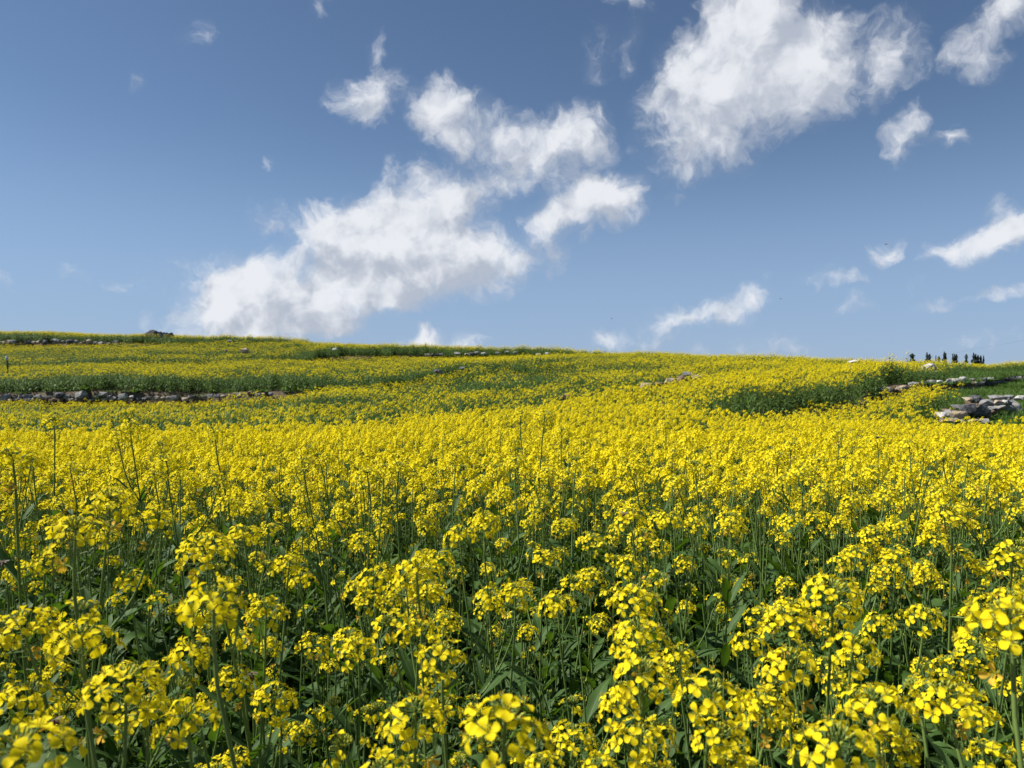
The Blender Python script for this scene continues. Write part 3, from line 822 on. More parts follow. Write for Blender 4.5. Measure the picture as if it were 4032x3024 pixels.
def far_patch(n, heads, yellow=True, tall=HP, leafs=5, crown=.78, often=.7, petals=11):
    """half a metre square of stand, for far off"""
    m = MB()
    for i in range(n):
        x, y = rv(-.29, .29), rv(-.29, .29); H = tall * rv(.72, 1.08)
        b = V((x, y, -.05)); top = V((x + rv(-.05, .05), y + rv(-.05, .05), H))
        m.tube([b, top], [.004, .002], STM, 3, False)
        for k in range(leafs):
            t = rv(.05, .80); p = b.lerp(top, t); az = rv(0, 6.28); L = rv(.09, .2) * (1.1 - .6 * t); W = rv(.014, .035) * (1.2 - .8 * t)
            c, s = math.cos(az), math.sin(az)
            q = p + V((c * L * .55, s * L * .55, L * rv(.3, .8))); e = p + V((c * L, s * L, L * rv(-.1, .7)))
            m.face([p, q + V((-s * W, c * W, 0)), e, q + V((s * W, -c * W, 0))], LEF)
        if not yellow: continue
        for h in range(heads if rng.random() < often else heads - 1):
            if h == 0: hp = top
            else:
                az = rv(0, 6.28); o = rv(.03, .09); hp = V((top.x + o * math.cos(az), top.y + o * math.sin(az), H * rv(crown, .99)))
                m.tube([b.lerp(top, .6), hp], [.002, .0015], STM, 3, False)
            ph = rv(0, 6)
            rad = rv(.018, .028)
            for k in range(petals):
                ph += 2.4; t = k / (petals - 1)
                d = V((math.cos(ph), math.sin(ph), 0)) * rad * (.25 + .8 * math.sqrt(t))
                nrm = V((d.x * 40 * t, d.y * 40 * t, 1 - .5 * t)) + V((rv(-.4, .4), rv(-.4, .4), 0))
                Mx = Matrix.Translation(hp + d + V((0, 0, .012 - .03 * t))) @ frame(nrm, rv(0, 6))
                q = .0088
                m.face([Mx @ V((-q, 0, 0)), Mx @ V((0, -q, .002)), Mx @ V((q, 0, 0)), Mx @ V((0, q, .002))], PET)
    return m
def weed_patch(n, size, tall):
    m = MB()
    for i in range(n):
        x, y = rv(-size, size), rv(-size, size)
        for k in range(rng.choice((4, 5, 6))):
            low_leaf(m, V((x, y, rv(-.02, tall * .4))), rv(0, 6.28), rv(.5, 1) * tall, rv(.09, .2) * tall, rv(.6, 1.6), rv(.3, 1.1))
    return m
def grass_patch(n, size, tall):
    m = MB()
    for i in range(n):
        x, y = rv(-size, size), rv(-size, size); h = tall * rv(.5, 1.1); a = rv(0, 6.28); l = rv(.1, .6) * h; w = rv(.003, .007)
        c, s = math.cos(a), math.sin(a); p = V((x, y, -.02))
        q = p + V((c * l * .3, s * l * .3, h * .6)); e = p + V((c * l, s * l, h))
        m.face([p + V((-s * w, c * w, 0)), p + V((s * w, -c * w, 0)), q + V((s * w, -c * w, 0)), q + V((-s * w, c * w, 0))], LEF)
        m.face([q + V((-s * w, c * w, 0)), q + V((s * w, -c * w, 0)), e], LEF)
    return m

SW = [M_PETAL, M_OLD, M_BUD, M_STEM, M_SPRIG]
M_FAR = [M_PETAL, M_OLD, M_BUD, leafy('far_stem', (.075, .125, .030), (.11, .17, .045), 0, (0, 0, 0), .6, .3, 3),
         leafy('far_leaf', (.062, .116, .026), (.100, .165, .036), .25, (.10, .19, .02), .55, .4, 3)]
def collect(name, meshes):
    c = bpy.data.collections.new(name)
    for i, me in enumerate(meshes):
        c.objects.link(bpy.data.objects.new(f'{name}_{i:02d}', me))
    return c
PATCH = {}
_meshes = []
def add(kind, me):
    PATCH.setdefault(kind, []).append(len(_meshes)); _meshes.append(me)
for h, l in ((2, 6), (3, 5), (1, 6), (2, 5), (3, 6), (2, 6), (4, 5), (1, 5)): add('mid', mid_plant(.88, h, l).mesh('mid_plant', PM))
for i in range(5): add('dense', far_patch(14, 3).mesh('dense_patch', M_FAR))
for i in range(5): add('medium', far_patch(12, 2, leafs=9, crown=.88, often=.4, petals=8).mesh('medium_patch', M_FAR))
for i in range(4): add('sparse', far_patch(12, 1, leafs=9, petals=8).mesh('sparse_patch', M_FAR))
for i in range(4): add('front', far_patch(14, 2, leafs=10, tall=.74, crown=.9).mesh('front_patch', M_FAR))
for i in range(3): add('green', far_patch(12, 1, False, .5, 8).mesh('green_patch', M_FAR))

def scatter(name, meshes, pts, label, cat):
    """one object: a point for each clump, the clumps instanced on the points"""
    me = bpy.data.meshes.new(name)
    P = np.array([p[0] for p in pts], np.float32)
    me.vertices.add(len(P)); me.vertices.foreach_set('co', P.ravel())
    a = me.attributes.new('pick', 'INT', 'POINT'); a.data.foreach_set('value', [p[1] for p in pts])
    a = me.attributes.new('turn', 'FLOAT_VECTOR', 'POINT'); a.data.foreach_set('vector', np.array([p[2] for p in pts], np.float32).ravel())
    a = me.attributes.new('grow', 'FLOAT_VECTOR', 'POINT'); a.data.foreach_set('vector', np.array([p[3] for p in pts], np.float32).ravel())
    o = link(bpy.data.objects.new(name, me))
    g = bpy.data.node_groups.new(name + '_scatter', 'GeometryNodeTree')
    g.interface.new_socket('Geometry', in_out='INPUT', socket_type='NodeSocketGeometry')
    g.interface.new_socket('Geometry', in_out='OUTPUT', socket_type='NodeSocketGeometry')
    N, L = g.nodes, g.links
    gi, go = N.new('NodeGroupInput'), N.new('NodeGroupOutput')
    ci = N.new('GeometryNodeCollectionInfo'); ci.inputs['Collection'].default_value = collect(name + '_clump', meshes)
    ci.inputs['Separate Children'].default_value = True; ci.inputs['Reset Children'].default_value = True
    ip = N.new('GeometryNodeInstanceOnPoints'); ip.inputs['Pick Instance'].default_value = True
    def attr(n, t):
        x = N.new('GeometryNodeInputNamedAttribute'); x.data_type = t; x.inputs['Name'].default_value = n
        return x.outputs['Attribute']
    L.new(gi.outputs[0], ip.inputs['Points']); L.new(ci.outputs[0], ip.inputs['Instance'])
    L.new(attr('pick', 'INT'), ip.inputs['Instance Index'])
    er = N.new('FunctionNodeEulerToRotation'); L.new(attr('turn', 'FLOAT_VECTOR'), er.inputs[0]); L.new(er.outputs[0], ip.inputs['Rotation'])
    L.new(attr('grow', 'FLOAT_VECTOR'), ip.inputs['Scale'])
    L.new(ip.outputs[0], go.inputs[0])
    md = o.modifiers.new('scatter', 'NODES'); md.node_group = g
    return setp(o, label, cat, kind='stuff')

def vnoise(x, y, s=0):
    """smooth value noise"""
    def h(i, j):
        n = (i * 374761393 + j * 668265263 + s * 974634777) & 0xffffffff
        n = ((n ^ (n >> 13)) * 1274126177) & 0xffffffff
        return ((n ^ (n >> 16)) & 0xffff) / 65535
    i, j = math.floor(x), math.floor(y); a, b = x - i, y - j
    a, b = a * a * (3 - 2 * a), b * b * (3 - 2 * b)
    return (h(i, j) * (1 - a) + h(i + 1, j) * a) * (1 - b) + (h(i, j + 1) * (1 - a) + h(i + 1, j + 1) * a) * b

def col_of(x, y): return CU + F_PX * x / max(y, .3)
def zone(x, y):
    """what grows at a place, and how tall: (kind or None, height factor)"""
    u = col_of(x, y); d, h = (a[2:] for a in knots_c(u))
    uc = min(max(u, -1500), 5500)
    on_bank = any(d[k] - .12 < y < d[k + 1] + .02 and abs(h[k + 1] - h[k]) > .12 for k in (2, 4, 6, 8, 10, 12))
    if on_bank: return 'bank', 1
    n = .65 * vnoise(x * .16, y * .75, 3) + .35 * vnoise(x * .9, y * 1.6, 4); n2 = vnoise(x * 1.3, y * 1.3, 5)
    # strip kept clear in front of the big dry wall on the left, and its bare shelf
    if u < 1120 and d[8] - .9 < y < d[9] + .08: return None, 1
    # the first plants along a terrace's front stand free, leafy to the top
    for k in (3, 5, 7, 9, 11, 13):
        if abs(h[k] - h[k - 1]) > .12 and d[k] <= y < d[k] + (1.5 if k > 3 else 1.0) * (.5 + n) and (k > 3 or u < 3600):
            lim = .2 if k == 3 else .5 if k in (5, 7) else .34
            return ('front' if n2 > lim else 'green'), (1.0 if n2 > lim else 1.2)
    if y < d[2]:                                     # the near terrace
        if u > 3640 and 11.9 + max(0, 3740 - u) * .008 < y < 14.8 and (u > 3740 or n2 > .3): return None, 1   # boulders, weeds at their foot
        if u > 3735 and y > 12: return None, 1
        if u > 3670 and y > d[2] - 3.5: return None, 1
        if u > 2750 and y > d[2] - 4:                 # shorter towards the foot of the step
            q = (y - d[2] + 4) / 4
            return ('dense' if n2 > .3 or q < .5 else 'sparse'), (.92 - .42 * q if u > 3330 else .95 - .25 * q)
        return 'dense', 1
    if y < d[4]:
        if u > 2700:
            if u > 3760: return None, 1
            if u > 3560: return ('medium' if n2 > .25 else None) if y > d[3] + .5 else None, .75
            return 'dense', (.86 if u > 3450 else 1)
        if (u - 2020) ** 2 / 95 ** 2 + (y - 8.6) ** 2 / .7 ** 2 < 1: return None, 1    # a bare hole
        return 'dense', 1
    k = next((j for j in (6, 8, 10, 12, 14) if y < d[j]), 14)
    f = (y - d[k - 2]) / max(.5, d[k] - d[k - 2]) + (n - .5) * .5       # from the front of a terrace to its back
    low = .80 if u > 3450 else .92
    if u > 3700 and y < d[6] + 1: return ('green' if n > .55 and y > d[4] + 1 else None), .6
    if u > 2600: return ('sparse' if f < .1 else 'medium' if f < .5 or k > 6 else 'dense'), low
    if k == 6: return ('sparse' if f < .22 else 'medium'), .95
    if k == 8 and 1500 < u < 2350 and .15 < f < .75: return ('sparse' if n2 > .35 else 'green'), .72    # thin, brownish stretch
    return ('green' if f < .12 and n2 > .5 else 'sparse' if f < .42 else 'medium' if f < .9 or k > 8 else 'dense'), low

def build_field():
    pts, weeds, floor = [], [], []
    # close by, plant for plant
    y = .0
    for i in range(10800):
        y = math.sqrt(rv(0, 10.6 ** 2)); x = rv(-.86, .86) * y + rv(-.9, .9)
        s = abs(x) / max(y, .01)
        if y < 2.72 and s < .71: continue            # those are the plants built one by one
        if y < .5 and abs(x) < .6: continue
        k, hf = zone(x, y)
        if k in (None, 'bank'): continue
        u = col_of(x, y)
        if u > 3700 and 4 < y < 6.2 and rng.random() < .62: continue
        if k == 'medium' and rng.random() < .3: continue
        if k == 'sparse' and rng.random() < .55: continue
        if k == 'green': continue
        t = rng.choice((.80, .86, .92, .96, 1.0)) * (1.0 if y < 4 else .92 if y < 7 else .86) * (1.14 if rng.random() < .05 else 1)
        w = .95 + rv(-.1, .12)
        pts.append(((x, y, ground(x, y)), rng.choice(PATCH['mid']), (rv(-.08, .08), rv(-.08, .08), rv(0, 6.28)), (w, w, t)))
    # far off, clump by clump
    st = .46
    yy = 10.3
    while yy < 68:
        xx = -.80 * yy - 2
        while xx < .80 * yy + 2:
            x, y = xx + rv(-.2, .2), yy + rv(-.2, .2)
            k, hf = zone(x, y)
            if k == 'bank':
                if col_of(x, y) < 1500 and rng.random() < .7: weeds.append(((x, y, ground(x, y)), rng.choice((2, 3, 4)), (0, 0, rv(0, 6.28)), (1, 1, rv(.35, .7))))
                xx += st; continue
            if k is not None:
                if not (k == 'sparse' and rng.random() < .25):
                    hf *= .84 + .32 * vnoise(x * 1.4, y * 1.4, 9)
                    w = rv(.92, 1.12)
                    pts.append(((x, y, ground(x, y)), rng.choice(PATCH[k]), (0, 0, rv(0, 6.28)), (w, w, hf)))
            if k is None or (k in ('sparse', 'green') and rng.random() < .6):
                u = col_of(x, y)
                gl = 1
                if rng.random() < gl: weeds.append(((x, y, ground(x, y)), rng.choice((0, 1, 2, 3) if u < 3500 else (2, 3, 4, 4)), (0, 0, rv(0, 6.28)), (1, 1, rv(.5, 1.1) * (.6 if u > 3500 else .55 if k is None else .9))))
            xx += st
        yy += st
    scatter('rapeseed_field', _meshes, pts, 'yellow flowering rapeseed covering the terraced hillside to the skyline', 'rapeseed field')
    # the right-hand weedy plots near the boulders, closer set
    for i in range(3000):
        y = rv(9, 34); x = rv(.50, .80) * y
        u = col_of(x, y)
        k, _ = zone(x, y)
        if k is None: weeds.append(((x, y, ground(x, y)), rng.choice((2, 3, 4, 4, 4, 5)), (0, 0, rv(0, 6.28)), (1, 1, rv(.35, .75))))
    wm = [weed_patch(12, .26, .2).mesh('weed_clump', SW), weed_patch(14, .26, .26).mesh('weed_clump', SW), grass_patch(150, .28, .28).mesh('grass_clump', SW), grass_patch(170, .28, .20).mesh('grass_clump', SW), weed_patch(34, .28, .10).mesh('weed_clump', SW), weed_patch(24, .28, .14).mesh('weed_clump', SW)]
    scatter('low_weeds', wm, weeds, 'short green weeds and grass on the banks and unsown plots by the stones', 'weeds')
    # broad low leaves under the near plants
    def stalks(n, tall):                                # young plants not yet in flower
        m = MB()
        for i in range(n):
            x, y = rv(-.13, .13), rv(-.13, .13); h = tall * rv(.6, 1.05)
            b, t = V((x, y, -.03)), V((x + rv(-.06, .06), y + rv(-.06, .06), h))
            m.tube(curve_pts(b, t, V((rv(-.02, .02), rv(-.02, .02), 0)), 3), [.0028, .0024, .002, .0013], STM, 4, False)
            az = rv(0, 6.28)
            for k in range(9):
                az += 2.4; q = rv(.12, .95)
                m2 = LEAVES[rng.choice((0, 1, 2, 6, 4) if q < .6 else (1, 6, 6))]
                m.merge(m2, Matrix.Translation(b.lerp(t, q)) @ Matrix.Rotation(az, 4, 'Z') @ Matrix.Scale(rv(.55, .95), 4))
            for k in range(7):
                d = V((rv(-.006, .006), rv(-.006, .006), rv(-.004, .006)))
                m.blob(t + d, V((d.x * 60, d.y * 60, 1)), .0035, .0017, BUD, 4, 3)
        return m.mesh('leaf_clump', PM)
    def rosettes(n, s):
        m = MB()
        for i in range(n):
            b = V((rv(-.13, .13), rv(-.13, .13), 0)); az = rv(0, 6.28)
            for k in range(6):
                az += 1.2
                m.merge(LEAVES[rng.choice((2, 3, 4, 5))], Matrix.Translation(b + V((0, 0, rv(0, .12)))) @ Matrix.Rotation(az, 4, 'Z') @ Matrix.Rotation(rv(0, .5), 4, 'X') @ Matrix.Scale(rv(.6, 1.0) * s, 4))
        return m.mesh('leaf_clump', PM)
    fm = [stalks(4, .50), stalks(5, .58), stalks(4, .44), rosettes(3, 1.0), rosettes(3, 1.25)]
    for i in range(4200):
        y = math.sqrt(rv(.2, 6.2 ** 2)); x = rv(-.80, .80) * y + rv(-.4, .4)
        k = rng.choice((0, 1, 2, 3, 4)); low = k > 2
        if y < .75 and not low and rng.random() < .7: continue
        w = rv(.85, 1.15)
        floor.append(((x, y, ground(x, y) + (rv(0, .28) if low else 0)), k, (rv(-.1, .1), rv(-.1, .1), rv(0, 6.28)), (w, w, w * (rv(.8, 1.15)))))
    scatter('undergrowth', fm, floor, 'dark green broad leaves filling the ground under the near flowers', 'undergrowth')
build_field()

# ------------------------------------------------------------------ stones
def stone_mesh(seed, angular=.5, flat=1.0):
    r = random.Random(seed)
    bm = bmesh.new()
    for i in range(16):
        p = V((r.uniform(-1, 1), r.uniform(-1, 1), r.uniform(-1, 1)))
        e = 2.0 + 3.5 * angular                       # between ball and block
        l = (abs(p.x) ** e + abs(p.y) ** e + abs(p.z) ** e) ** (1 / e)
        bm.verts.new(p / l)
    bmesh.ops.convex_hull(bm, input=bm.verts)
    for v in [v for v in bm.verts if not v.link_faces]: bm.verts.remove(v)
    bmesh.ops.dissolve_limit(bm, angle_limit=.25, verts=bm.verts, edges=bm.edges)
    bmesh.ops.bevel(bm, geom=list(bm.edges), offset=.07, segments=2, affect='EDGES', profile=.5)
    bmesh.ops.triangulate(bm, faces=bm.faces)
    bmesh.ops.subdivide_edges(bm, edges=bm.edges, cuts=1, use_grid_fill=True)
    for v in bm.verts:
        c = v.co
        f = .05 * math.sin(c.x * 5 + seed) * math.sin(c.y * 6 + 1) + .035 * math.sin(c.z * 11 + c.x * 7 + seed) + r.uniform(-.012, .012)
        v.co = c * (1 + f)
    mn = V([min(v.co[i] for v in bm.verts) for i in range(3)]); mxx = V([max(v.co[i] for v in bm.verts) for i in range(3)])
    for v in bm.verts:
        v.co = V([((v.co[i] - mn[i]) / (mxx[i] - mn[i]) - .5) for i in range(3)])
    me = bpy.data.meshes.new('stone'); bm.to_mesh(me); bm.free()
    me.materials.append(M_ROCK['grey'])
    return me
STONES = [stone_mesh(s, a) for s, a in ((1, .5), (2, .8), (3, .2), (4, .9), (5, .4), (6, .7), (7, .3), (8, .6), (9, .9), (10, .1))]
def stone(loc, size, tone, label, group, mesh=None, rot=None, name='stone'):
    o = bpy.data.objects.new(name, STONES[mesh if mesh is not None else rng.randrange(len(STONES))])
    COL.objects.link(o)
    o.location = loc; o.scale = size
    o.rotation_euler = rot if rot is not None else (rv(-.12, .12), rv(-.12, .12), rv(-.35, .35))
    o.material_slots[0].link = 'OBJECT'; o.material_slots[0].material = M_ROCK[tone]
    return setp(o, label, 'stone', group)

# the boulder pile on the right: places read off a crop of the photo (x, y, w, h in crop pixels), depth in metres
PILE = [
    (1790, 895, 350, 105, 14.6, 'grey', 'long pale grey slab lying on top of the boulder pile', 1, .8),
    (1510, 925, 280, 130, 14.5, 'dark', 'dark grey boulder left of the top slab on the pile', 4, .9),
    (1620, 995, 240, 125, 14.2, 'grey', 'sloping grey boulder below the top slab of the pile', 2, .9),
    (2055, 905, 190, 95, 14.9, 'grey', 'grey stone right of the top slab, at the back of the pile', 5, .9),
    (2175, 900, 150, 75, 15.0, 'pale', "pale stone at the pile's far right by the picture edge", 7, .9),
    (1780, 985, 230, 85, 14.4, 'tan', 'tan block wedged under the top slab', 3, .8),
    (1915, 970, 110, 70, 14.5, 'pale', 'small whitish stone under the right end of the top slab', 9, .9),
    (1500, 1115, 300, 215, 13.8, 'dark', 'big dark block standing in the middle of the pile', 3, .8),
    (1335, 1085, 250, 165, 13.75, 'dark', 'dark boulder with a grey top, left of the big dark block', 0, .9),
    (1150, 1045, 270, 75, 14.0, 'grey', 'thin grey slab jutting out to the left of the pile', 8, .9),
    (1250, 1195, 420, 130, 13.4, 'tan', 'large tan slab across the front of the pile', 5, .7),
    (900, 1190, 145, 105, 13.5, 'pale', 'round whitish stone at the left foot of the pile', 9, .9),
    (1045, 1150, 190, 110, 13.7, 'grey', 'mottled grey stone between the whitish one and the tan slab', 6, .9),
    (1235, 1295, 220, 75, 13.2, 'tan', 'flat tan stone lying under the large front slab', 4, .9),
    (1055, 1268, 200, 65, 13.2, 'tan', 'flat tan stone at the left of the pile foot', 7, .9),
    (1420, 1285, 180, 60, 13.15, 'tan', 'flat tan stone at the right of the pile foot', 2, .9),
    (1605, 1280, 110, 75, 13.2, 'grey', 'small grey stone low in the flowers right of the pile foot', 0, .9),
    (1670, 1065, 130, 70, 14.0, 'grey', 'grey stone right of the big dark block, upper', 8, .9),
    (1660, 1160, 130, 150, 13.8, 'brown', 'brown upright stone added for the shadowed crevice right of the big dark block', 6, .9),  # stone put in to stand for the shadow in this crevice
    (825, 1195, 90, 70, 13.6, 'brown', 'small brown stone at the far left of the pile foot', 2, .9),
    (2005, 985, 110, 80, 14.6, 'grey', 'small grey stone at the right of the pile, above the flowers', 6, .9),
    (1330, 925, 120, 65, 14.5, 'tan', 'small tan stone left of the dark top boulder', 9, .9),
    (960, 1105, 120, 60, 13.9, 'brown', 'small brown stone under the thin left slab', 1, .9),
    (900, 1275, 110, 60, 13.3, 'brown', 'brown stone at the lowest left of the pile', 3, .9),
]
GP = 'boulders of the pile on the right'
for (cx, cy, w_, h_, dep, tone, lab, mi, dp) in PILE:
    p = at(3500 + cx * .2405, 1350 + cy * .2405, dep)
    k = .2405 * dep / F_PX
    sx, sz = w_ * k, h_ * k
    sy = max(.5 * sx, .22) * dp
    stone((p.x, p.y + sy * .35, p.z), (sx, sy * 1.25, sz * 1.12), tone, lab, GP, mi, (rv(-.05, .05), rv(-.06, .06), rv(-.15, .15)), 'boulder')
# the stones that carry them, further in and at the back
for i, (cx, cy, w_, h_, dep) in enumerate([(1300, 1230, 500, 260, 14.15), (1600, 1160, 420, 330, 14.6), (1850, 1090, 480, 240, 15.1), (1100, 1200, 360, 190, 14.2), (2100, 1010, 380, 210, 15.4), (1560, 1010, 320, 220, 15.0)]):
    p = at(3500 + cx * .2405, 1350 + cy * .2405, dep); k = .2405 * dep / F_PX
    g = ground(p.x, p.y); hh = p.z + h_ * k * .5 - g + .06
    stone((p.x, p.y + .1, g - .06 + hh * .5), (w_ * k, .55, hh), 'brown' if i % 2 else 'grey', 'brown and grey stones in the shaded core of the boulder pile, seen only through gaps', 'core stones of the boulder pile', i, (0, 0, rv(-.2, .2)), 'boulder')

def stone_row(line, n, dep_of, size, label, group, tones, courses=1, base_row=None, sink=.35):
    """loose dry-stone courses along a line of photo places (x, y of the row's foot)"""
    xs = [a for a, _ in line]; ys = [b for _, b in line]
    for c in range(courses):
        u = xs[0] + rv(0, 10)
        while u < xs[-1]:
            dep = dep_of(u); w = rv(*size); h = w * rv(.45, .8)
            v = float(np.interp(u, xs, ys)) - c * size[0] * .55 * F_PX / dep
            p = at(u, v, dep + c * .04 + rv(-.05, .05))
            stone((p.x, p.y, p.z + h * .5 - h * sink), (w, w * rv(.6, .9), h), rng.choice(tones), label, group)
            if rng.random() < .05: u += rv(.5, 1.2) * w * F_PX / dep
            u += w * F_PX / dep * rv(.72, 1.0)
dw = lambda k: (lambda u: float(knots_c(u)[0][k + 2]))
# the long dry wall on the left
stone_row([(-150, 1576), (300, 1577), (520, 1574), (700, 1568), (1090, 1553)], 0, lambda u: dw(9)(u) - .26, (.15, .30), 'stone of the lower course of the dry-stone wall below the green bank at left', 'lower course stones of the left wall', ['grey', 'grey', 'dark', 'brown', 'tan'])
stone_row([(-150, 1564), (300, 1566), (540, 1568)], 0, lambda u: dw(9)(u) - .16, (.16, .34), 'stone of the upper course of the dry-stone wall below the green bank at left', 'upper course stones of the left wall', ['grey', 'grey', 'dark', 'pale'])
for (u, v, w, h, t, lab) in [(485, 1560, .40, .26, 'pale', 'bright white boulder set in the left dry-stone wall'), (146, 1569, .46, .28, 'grey', 'rounded light grey boulder near the left end of the dry-stone wall'),
                             (322, 1555, .62, .36, 'grey', 'large pale topped grey boulder of the left wall'), (405, 1553, .58, .22, 'grey', 'long grey slab in the left wall between two boulders'),
                             (240, 1555, .55, .26, 'dark', 'dark grey boulder left of the large pale topped one'), (735, 1573, .42, .2, 'tan', 'tan slab low at the right end of the left wall'), (985, 1552, .4, .3, 'brown', 'brown stones heaped stone at the last stretch of the left wall')]:
    dep = dw(9)(u) - .30; p = at(u, v, dep)
    w, h = w * .78, h * .8
    stone((p.x, p.y, p.z), (w, w * .7, h), t, lab.replace('brown stones heaped stone', 'brown stone'), 'marked stones of the left wall')
# wall on the right below the skyline
stone_row([(3460, 1542), (3560, 1532), (3650, 1525), (3760, 1515), (3900, 1508), (4150, 1494)], 0, lambda u: dw(3)(u) - .22, (.17, .32), 'stone of the lower course of the low wall across the weedy plot at right', 'lower course stones of the right wall', ['grey', 'dark', 'grey', 'brown', 'tan'])
stone_row([(3590, 1520), (3650, 1514), (3760, 1503), (3900, 1498), (4150, 1484)], 0, lambda u: dw(3)(u) - .12, (.18, .34), 'stone of the upper course of the low wall across the weedy plot at right', 'upper course stones of the right wall', ['grey', 'dark', 'pale', 'grey'])
p = at(3733, 1499, dw(3)(3733) - .1); stone((p.x, p.y, p.z), (.20, .16, .13), 'tan', 'tan squared block on top of the right low wall', 'marked stones of the right wall', 3)
p = at(3680, 1513, dw(3)(3680) - .25); stone((p.x, p.y, p.z), (.20, .2, .14), 'pale', 'pale stone at the left end of the right low wall', 'marked stones of the right wall', 2)
# stones along the edge of the near yellow, middle
for (u, v, w, t, lab) in [(2245, 1563, .30, 'brown', 'brown stone left of two on the edge of the near terrace'), (2408, 1544, .24, 'dark', 'dark bluish stone alone on the terrace edge'), (2215, 1566, .2, 'brown', 'small brown stone at the left end of the terrace-edge stones'),
                          (2545, 1519, .30, 'tan', 'low tan stone where the terrace edge climbs right'), (2590, 1512, .3, 'brown', 'brown stone beside the low tan one on the terrace edge'), (2640, 1502, .34, 'tan', 'tan flat stone in the bare earth of the terrace edge'),
                          (2690, 1492, .36, 'brown', 'brown flat stone near the top of the terrace edge'), (2705, 1471, .26, 'grey', 'grey stone at the top end of the terrace edge'), (2740, 1484, .3, 'tan', 'last tan stone at the right of the terrace edge')]:
    dep = dw(5)(u) - .12; p = at(u, v, dep); stone((p.x, p.y, p.z), (w, w * .8, w * .55), t, lab, 'stones on the edge of the near terrace')
# stones high on the hill
stone_row([(-120, 1352), (250, 1350), (480, 1357)], 0, lambda u: dw(13)(u) - .2, (.26, .60), 'grey stone of the short row below the skyline at upper left', 'row stones at the upper left', ['grey', 'dark', 'grey', 'tan'], sink=.3)
for (u, v, w, t, lab) in [(215, 1342, .7, 'grey', 'largest grey stone of the upper left row'), (278, 1344, .6, 'dark', 'dark stone beside the largest one of the upper left row')]:
    dep = dw(13)(u) - .25; p = at(u, v, dep); stone((p.x, p.y, p.z), (w, w * .7, w * .45), t, lab, 'marked stones at the upper left')
for (u, v, w, t, lab) in [(585, 1314, .75, 'dark', 'leftmost dark boulder of the heap on the skyline'), (603, 1308, .7, 'dark', 'topmost dark boulder of the skyline heap'), (624, 1315, .6, 'dark', 'dark boulder right of the topmost on the skyline heap'),
                          (645, 1318, .5, 'grey', 'grey boulder in the right half of the skyline heap'), (668, 1319, .5, 'dark', 'rightmost dark stone of the skyline heap'), (578, 1322, .6, 'grey', 'low grey stone at the left foot of the skyline heap')]:
    dep = 57.5; p = at(u, v, dep); g = ground(p.x, p.y)
    hh = p.z + .2 - g + .1
    stone((p.x, p.y, g - .1 + hh / 2), (w * 1.35, w * .9, hh), t, lab, 'stones of the skyline heap', None, (0, 0, rv(-.4, .4)))
for (u, v, w, t, lab) in [(970, 1380, .75, 'tan', 'long tan stone in the flowers on the upper left slope'), (905, 1342, .4, 'grey', 'small grey stone above the long tan one'), (890, 1380, .3, 'tan', 'small tan stone just left of the long tan one'), (1320, 1375, .35, 'pale', 'small pale stone between the tan one and the mid-slope row')]:
    dep = dw(11)(u) - .2 if v > 1350 else 52; p = at(u, v, dep); stone((p.x, p.y, p.z), (w, w * .7, w * .42), t, lab, 'loose stones on the upper slope')
for (u, v, w, t, lab) in [(1683, 1397, .5, 'tan', 'tan stone at the left end of the mid-slope row'), (1705, 1397, .5, 'dark', 'dark stone second from the left in the mid-slope row'), (1722, 1397, .5, 'dark', 'dark stone third from the left in the mid-slope row'), (1740, 1396, .5, 'grey', 'grey stone right of the dark pair in the mid-slope row'),
                          (1800, 1391, .6, 'pale', 'pale stone alone in the mid-slope row'), (1838, 1396, .55, 'tan', 'tan stone in the middle of the mid-slope row'), (1862, 1394, .65, 'dark', 'large dark stone in the middle of the mid-slope row'), (1880, 1388, .5, 'grey', 'grey stone on the large dark one of the mid-slope row'),
                          (1905, 1392, .5, 'pale', 'pale stone right of the large dark one'), (1960, 1389, .45, 'grey', 'grey stone towards the right of the mid-slope row'), (1995, 1387, .5, 'pale', 'pale stone second from the right of the mid-slope row'), (2030, 1388, .4, 'grey', 'small grey stone in the gap of the mid-slope row'), (2120, 1394, .5, 'grey', 'grey stone furthest right but one below the skyline'), (2155, 1391, .4, 'pale', 'pale stone furthest right on the mid slope'), (1580, 1410, .45, 'tan', 'tan stone alone left of the mid-slope row'),
                          (1725, 1462, .4, 'dark', 'dark stone over a pale one in the middle of the terraces'), (1730, 1470, .35, 'tan', 'pale tan stone under the dark one in the middle of the terraces'), (1820, 1448, .3, 'grey', 'small grey stone in the middle of the terraces')]:
    dep = (dw(11)(u) - .5) if v < 1420 else dw(8)(u) - .3; p = at(u, v, dep); stone((p.x, p.y, p.z), (w * .8, w * .6, w * .34), t, lab, 'stones of the mid-slope row')
p = at(3362, 1423, 25.5); g = ground(p.x, p.y)
stone((p.x, p.y, p.z), (.52, .4, .13), 'pale', 'pale flat slab on the skyline right of centre', 'stones below the right skyline', 1)
stone((p.x + .02, p.y + .05, (g + p.z) / 2 - .07), (.36, .36, p.z - g), 'dark', 'dark boulder in the flowers that carries the pale skyline slab', 'stones below the right skyline', 4)
